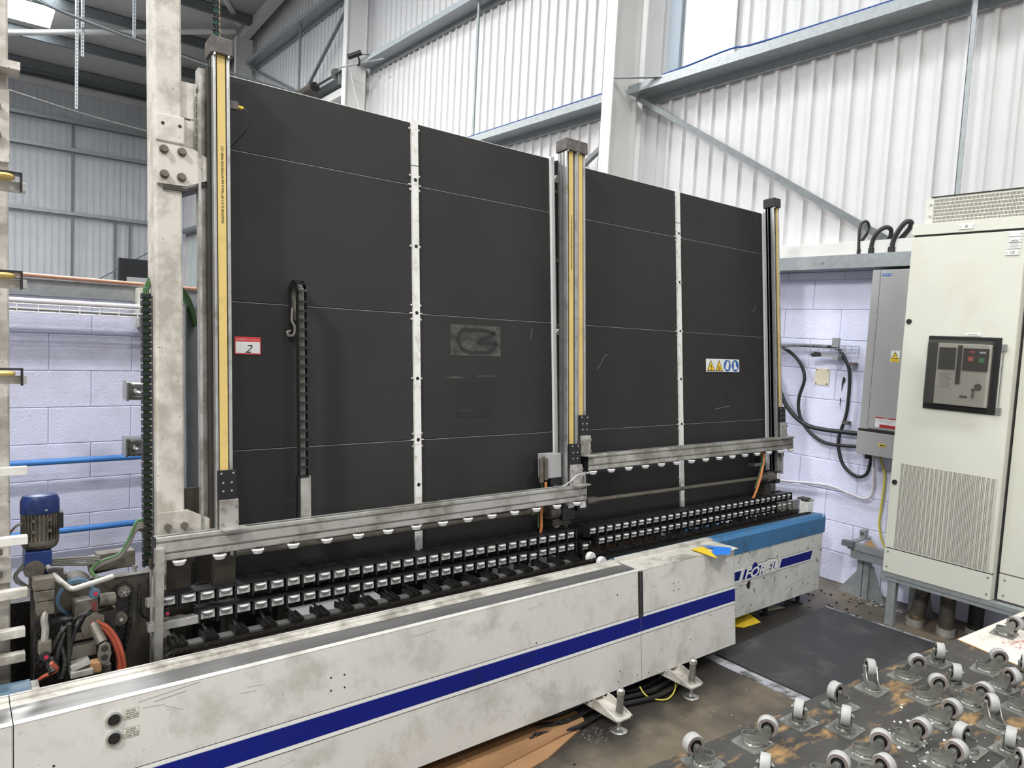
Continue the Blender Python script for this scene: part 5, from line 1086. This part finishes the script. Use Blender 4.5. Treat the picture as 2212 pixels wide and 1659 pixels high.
wc('black_cable', [(3.2, 1.66), (3.12, 1.50), (3.06, 1.385), (2.985, 1.262), (2.86, 1.162), (2.71, 1.128), (2.38, 1.135)], .017, 'cable', 'thickest black cable sweeping from behind the mast to the grey box')
wc('black_cable', [(2.70, 1.75), (2.62, 1.735), (2.56, 1.66), (2.518, 1.551), (2.515, 1.282), (2.555, 1.106), (2.553, 1.004), (2.508, .89), (2.415, .826), (2.335, .855), (2.312, .99)], .0125, 'cable', 'black cable hanging in a long loop under the grey box')
wc('white_wall_cable', [(3.3, .67), (2.98, .681), (2.79, .701), (2.60, .718), (2.42, .685), (2.32, .680), (2.282, .75), (2.30, .99)], .010, 'cable_white', 'pinkish white cable clipped low along the lilac wall')
wc('yellow_cable', [(2.253, .99), (2.21, .862), (2.215, .631), (2.215, .5), (2.17, .37), (2.05, .20), (1.93, .12)], .008, 'cable_yellow', 'yellow-green earth cable dropping beside the cabinet')
for k, (yy, pts) in enumerate(((2.48, [(5.11, 2.52, 2.49), (5.1, 2.47, 2.55), (5.1, 2.452, 2.60), (5.08, 2.465, 2.642), (5.05, 2.488, 2.62), (5.04, 2.49, 2.55), (5.04, 2.482, 2.43)]),
                      (2.39, [(5.12, 2.33, 2.49), (5.1, 2.30, 2.53), (5.08, 2.295, 2.575), (5.06, 2.325, 2.585), (5.04, 2.365, 2.55), (5.04, 2.392, 2.49), (5.04, 2.395, 2.42)]),
                      (2.25, [(5.14, 2.26, 2.50), (5.1, 2.18, 2.57), (5.08, 2.165, 2.61), (5.05, 2.19, 2.605), (5.04, 2.225, 2.55), (5.04, 2.25, 2.49), (5.04, 2.258, 2.42)]))):
    t = thing('cable_loop', ('thin black cable loop over the wall channel, leftmost', 'thick black cable loop over the wall channel, middle', 'thick black cable loop over the wall channel, next to the cabinet')[k], 'cable', (5.04, yy, 2.4))
    part('cable', MB().tube(pts, (.010, .015, .017)[k], n=12), 'cable', t); e_ = pts[-1]; part('gland', MB().cyl((e_[0], e_[1], 2.40), (e_[0], e_[1], 2.445), (.013, .020, .024)[k], n=14), 'rubber_black', t)
for y, z in ((2.522, 1.63), (2.535, 1.20)): solo('cable_clip', MB().box(5.11, 5.165, y-.045, y+.0, z-.012, z+.012), 'cap', 'grey cable cleat on the lilac wall, %s' % ('upper' if z > 1.4 else 'lower'), 'clip', o=(5.12, y, z), bevel=.002)
tray('wire_tray', 'wire basket tray on the lilac right wall', (5.05, 2.47, 1.715), (0, 1.2, 0), (1, 0, 0), .11, .045, .1017, 12, 'galv')
solo('tray_cable', MB().tube([(5.10, 3.6, 1.73), (5.10, 3.2, 1.73), (5.10, 2.95, 1.742), (5.10, 2.75, 1.745), (5.10, 2.68, 1.742)], .011), 'cable', 'black cable lying in the right wall tray', 'cable', o=(5.1, 3, 1.73))
t = thing('tray_bracket', 'grey bracket and box holding the right wall tray', 'bracket', (5.1, 2.6, 1.7))
part('box', MB().box(5.045, 5.08, 2.578, 2.625, 1.745, 1.815), 'galv', t, bevel=.002); part('plate', MB().box(5.06, 5.17, 2.58, 2.62, 1.65, 1.70), 'galv', t); part('rail', MB().box(5.08, 5.10, 2.60, 2.76, 1.675, 1.70), 'grey_box', t); part('torn_sleeve', MB().prism([(2.72, 1.70), (2.76, 1.705), (2.80, 1.685), (2.78, 1.665), (2.72, 1.672)], 0, 5.07, 5.10), 'cable', t)
t = thing('wall_notice', 'blank cream notice screwed to the lilac wall', 'notice', (5.17, 2.75, 1.5))
part('sheet', MB().box(5.174, 5.178, 2.693, 2.80, 1.457, 1.580), 'cream', t)
for y, z in ((2.705, 1.57), (2.79, 1.57), (2.705, 1.467), (2.79, 1.467)): part('screw', MB().cyl((5.172, y, z), (5.174, y, z), .005, n=8), 'ink', t)
solo('black_drip', MB().prism([(2.585, 1.53), (2.57, 1.525), (2.567, 1.50), (2.58, 1.48), (2.588, 1.42), (2.592, 1.48)], 0, 5.176, 5.1785), 'ink', 'black tar drip mark on the lilac wall', 'mark', o=(5.177, 2.58, 1.5))
solo('black_drip', MB().prism([(2.595, 1.375), (2.587, 1.37), (2.590, 1.32), (2.585, 1.29), (2.594, 1.33)], 0, 5.176, 5.1785), 'ink', 'thin black drip tail below the tar mark', 'mark', o=(5.177, 2.59, 1.35))
# ================================================================== FLOOR ITEMS
t = thing('floor_mat', 'large black rubber mat on the concrete between cover and cabinet', 'mat', (4, 1.6, 0))
part('mat', MB().prism([(3.335, 2.245), (4.595, 2.285), (4.635, .9), (3.335, .9)], 2, 0, .010), 'mat_rubber', t, bevel=.003)
solo('floor_strip', MB().prism([(3.255, 2.26), (3.325, 2.26), (3.325, .9), (3.235, .9)], 2, 0, .003), 'strip_worn', 'worn grey metal strip on the floor along the mat edge', 'strip', o=(3.29, 1.8, 0))
solo('floor_strip', MB().prism([(4.605, 2.29), (4.63, 2.29), (4.66, 1.6), (4.64, 1.6)], 2, 0, .003), 'strip_worn', 'thin grey strip along the far edge of the mat', 'strip', o=(4.62, 2, 0))
t = thing('cardboard', 'long folded brown cardboard lying on the floor under the white cover', 'cardboard', (1.8, 2.2, 0))
part('sheet', MB().prism([(1.0, 2.05), (2.18, 2.12), (2.24, 2.19), (2.235, 2.28), (1.0, 2.42)], 2, .012, .018), 'cardboard', t)
part('raised_flap', MB().add([(1.0, 2.02, .012), (2.20, 2.13, .014), (2.20, 2.145, .035), (1.0, 2.06, .075), (1.0, 2.025, .010), (2.205, 2.125, .012), (2.205, 2.14, .037), (1.0, 2.056, .078)], [(0, 1, 2, 3), (7, 6, 5, 4), (0, 4, 5, 1), (1, 5, 6, 2), (2, 6, 7, 3), (3, 7, 4, 0)]), 'cardboard', t)
part('fold_line', MB().box(1.60, 1.604, 2.08, 2.40, .018, .0188), 'card_edge', t); part('under_sheet', MB().prism([(1.0, 1.93), (1.9, 2.03), (2.18, 2.12), (2.1, 2.2), (1.0, 2.2)], 2, .0, .008), 'cardboard', t)
def crumbs(name, label, cat, cx, cy, z, rx, ry, n, smin, smax, m, seed):
    random.seed(seed); mb = MB()
    for _ in range(n):
        a = random.uniform(0, 2*pi); q = random.random()**.6; x = cx+rx*q*cos(a); y = cy+ry*q*sin(a); s_ = random.uniform(smin, smax); b = random.uniform(0, pi)
        pts = [(x+s_*random.uniform(.5, 1)*cos(b+k*1.57), y+s_*random.uniform(.4, 1)*sin(b+k*1.57)) for k in range(4)]
        mb.prism(pts, 2, z, z+s_*random.uniform(.3, .7))
    me = mb.mesh(name, m, (cx, cy, z)); o = bpy.data.objects.new(name, me); COL.objects.link(o); o.location = (cx, cy, z)
    o['label'] = label; o['category'] = cat; o['kind'] = 'stuff'; return o
crumbs('sealant_crumbs', 'black crumbs of sealant on the cardboard', 'debris', 1.93, 2.14, .018, .05, .03, 14, .004, .013, 'debris', 3)
crumbs('floor_debris', 'dark scraps and grit on the concrete around the mat and stand', 'debris', 4.85, 2.25, 0, .42, .25, 40, .004, .016, 'debris', 5)
crumbs('floor_debris', 'dark scraps on the concrete near the cardboard', 'debris', 1.95, 1.85, 0, .15, .10, 8, .008, .022, 'debris', 8)
crumbs('glass_chips', 'tiny pale glass chips on the brown floor and mat', 'debris', 2.9, 1.6, .001, .6, .45, 46, .0018, .0045, 'shard', 9)
crumbs('glass_chips', 'pale glass and tape scraps on the black mat', 'debris', 4.0, 1.5, .010, .35, .25, 12, .004, .010, 'shard', 12)
crumbs('foot_rubble', 'pale plaster rubble around the splayed stand foot', 'debris', 5.0, 2.1, 0, .10, .16, 60, .003, .010, 'strip', 14)
crumbs('foot_grit', 'glittering grit around the nearer levelling foot', 'debris', 2.2, 2.06, 0, .09, .08, 40, .003, .008, 'steel', 15)
t = thing('torn_paper', 'yellow and brown torn paper on the floor under the logo cover', 'paper', (3.9, 2.4, 0))
part('yellow_sheet', MB().add([(3.70, 2.50, .002), (3.80, 2.38, .004), (3.97, 2.37, .004), (3.96, 2.47, .04), (3.70, 2.50, .004), (3.80, 2.38, .006), (3.97, 2.37, .006), (3.96, 2.47, .042)], [(3, 2, 1, 0), (4, 5, 6, 7), (0, 1, 5, 4), (1, 2, 6, 5), (2, 3, 7, 6), (3, 0, 4, 7)]), 'yellow', t)
part('brown_sheet', MB().prism([(3.85, 2.50), (4.05, 2.46), (4.10, 2.52), (3.9, 2.60)], 2, .003, .005), 'cardboard', t); part('tan_sheet', MB().prism([(4.18, 2.46), (4.35, 2.43), (4.30, 2.55), (4.2, 2.56)], 2, .001, .003), 'cream', t)
# ---- caster tables
ZT = .70
t = thing('caster_table', 'worn black plywood table studded with upturned casters', 'table', (2.0, .7, ZT))
def tp(x, y): return (x, y)
E1, E2, W1 = (1.604, 1.027), (2.863, .935), (2.799, .706)
part('table_top', MB().prism([(.9, 1.078), E1, E2, W1, (2.60, .0), (1.2, -.2), (.9, .3)], 2, ZT-.024, ZT), 'board_wood', t)
part('edge', MB().bar((.9, 1.0795, ZT-.013), (2.863, .9365, ZT-.013), .002, .022), 'board_wood', t)
part('under_frame', MB().bar((1.0, 1.02, ZT-.06), (2.8, .89, ZT-.06), .04, .07).bar((1.0, .1, ZT-.06), (2.6, .1, ZT-.06), .04, .07), 'galv_dark', t)
for x, y in ((1.05, 1.0), (2.75, .86), (1.2, .1), (2.55, .1)): part('leg', MB().box(x-.02, x+.02, y-.02, y+.02, 0, ZT-.03), 'galv_dark', t)
t2 = thing('caster_table', 'scratched white-topped caster table at the right picture edge', 'table', (3.2, .8, ZT))
part('table_top', MB().prism([(2.866, .935), (4.0, .853), (3.8, .1), (2.62, .0), (2.801, .706)], 2, ZT-.028, ZT-.004), 'board_white', t2)
part('edge', MB().bar((2.864, .931, ZT-.008), (2.800, .700, ZT-.008), .012, .016), 'ply_edge', t2)
part('under_frame', MB().bar((2.95, .88, ZT-.06), (3.95, .80, ZT-.06), .04, .07), 'galv_dark', t2)
for x, y in ((2.95, .86), (3.9, .80), (2.8, .1), (3.7, .15)): part('leg', MB().box(x-.02, x+.02, y-.02, y+.02, 0, ZT-.03), 'galv_dark', t2)
pl_ = MB().prism([(-.045, -.032), (-.039, -.038), (.039, -.038), (.045, -.032), (.045, .032), (.039, .038), (-.039, .038), (-.045, .032)], 2, 0, .003).lathe([(.028, .003), (.028, .006), (.024, .010), (.024, .012)], (0, 0, 0), n=22)
for sx in (-1, 1):
    for sy in (-1, 1): pl_.cyl((sx*.036, sy*.029, .003), (sx*.036, sy*.029, .0055), .0045, n=8, m=1)
pl_ = pl_.mesh('plate', ['zinc', 'chrome'])
fk = MB().lathe([(.026, .012), (.026, .0145), (.010, .0145), (.010, .018), (.004, .018)], (0, 0, 0), n=22)
for s_ in (-1, 1): fk.prism([(-.012, .014), (.034, .014), (.043, .050), (.040, .060), (.033, .064), (.025, .060), (.004, .030), (-.012, .025)], 1, s_*.0155-.0012, s_*.0155+.0012)
for k_ in range(8):
    a_, b_ = radians(90+22.5*k_), radians(112.5+22.5*k_)
    fk.add([(-.012+r_*cos(q), r_*sin(q), z_) for q in (a_, b_) for r_ in (.0145, .0167) for z_ in (.013, .025)], [(0, 1, 3, 2), (4, 6, 7, 5), (0, 4, 5, 1), (2, 3, 7, 6), (1, 5, 7, 3), (0, 2, 6, 4)])
fk.cyl((.033, -.020, .055), (.033, .020, .055), .0055, n=12)
fkm = fk.mesh('fork', 'zinc'); bl = MB()
for k in range(16): bl.cyl((.0255*cos(k*.393), .0255*sin(k*.393), .009), (.0255*cos(k*.393), .0255*sin(k*.393), .012), .0022, n=6)
blm = bl.mesh('ball_race', 'chrome')
def wheelmesh(r, hw):
    return MB().lathe([(.007, -hw*.9), (r*.42, -hw*.85), (r*.44, -hw*.5), (r*.60, -hw*.5), (r*.62, -hw), (r*.93, -hw), (r, -hw*.8), (r, hw*.8), (r*.93, hw), (r*.62, hw), (r*.60, hw*.5), (r*.44, hw*.5), (r*.42, hw*.85), (.007, hw*.9)],
        (0, 0, 0), ax=1, n=28, ms=[1, 1, 1, 1, 2, 0, 0, 0, 2, 1, 1, 1, 1]).mesh('wheel', ['tyre', 'rubber_black', 'tyre_side'])
wm = wheelmesh(.0255, .0115)
def caster(px, py, ang, parent, z, pr=0, sc=1.0):
    og = Vector(ORG[parent.name])
    p = inst('caster', pl_, parent, Vector((px, py, z))-og, (0, 0, pr))
    f_ = bpy.data.objects.new('fork', fkm); w_ = bpy.data.objects.new('wheel', wm); b_ = bpy.data.objects.new('ball_race', blm)
    for o in (f_, w_, b_): COL.objects.link(o); o.parent = p; o.rotation_euler = (0, 0, ang-pr)
    w_.location = Vector((cos(ang-pr)*.033, sin(ang-pr)*.033, .055))
CAST = [(1.439, .983, 163), (1.621, .964, -60), (1.51, .862, -150), (1.823, .95, -158), (2.01, .93, 175), (1.898, .861, -156), (2.195, .926, 40), (2.37, .905, -48), (2.582, .892, -150), (2.455, .798, -150),
        (2.278, .811, -52), (1.817, .77, -70), (1.98, .737, -93), (1.63, .782, -75), (1.729, .716, -100), (2.17, .731, -98), (2.364, .718, -95), (2.566, .70, -118), (2.664, .775, -60), (2.732, .691, -158),
        (2.274, .624, 42), (2.081, .629, 172), (1.95, .64, -100), (2.17, .558, -168), (2.069, .518, -140), (2.456, .622, -110), (1.35, .80, -80), (1.45, .62, 100), (1.75, .50, -30)]
random.seed(21)
for x, y, a in CAST: caster(x, y, radians(a), t, ZT, random.uniform(-.16, .06))
for x, y, a in ((3.095, .853, -100), (3.25, .845, -70), (3.05, .60, 20)): caster(x, y, radians(a), t2, ZT-.004, random.uniform(-.2, .1))
crumbs('glass_shards', 'small clear glass shards scattered among the casters', 'debris', 1.95, .70, ZT, .20, .16, 70, .0025, .0075, 'shard', 31)
crumbs('glass_shards', 'sparse clear glass shards in the middle of the black table', 'debris', 2.15, .66, ZT, .36, .22, 60, .0012, .0045, 'shard', 33)
# scratches on the white table
mb = MB(); random.seed(5)
for k in range(10):
    a = random.uniform(-.9, .9); x, y = 3.0+random.uniform(-.03, .05), .80+random.uniform(-.03, .03); l = random.uniform(.03, .08)
    mb.bar((x, y, ZT-.0038), (x+l*cos(a), y+l*sin(a), ZT-.0038), .0016, .0006)
part('scratches', mb, 'dark_red', t2, stuff=True)
t = thing('wall_plate', 'cream box plate on the left wall behind the green cable chain', 'plate', (1.0, 4.95, 1.7))
part('plate', MB().box(.93, 1.10, 4.93, 5.085, 1.64, 1.885), 'cabinet', t, bevel=.002)
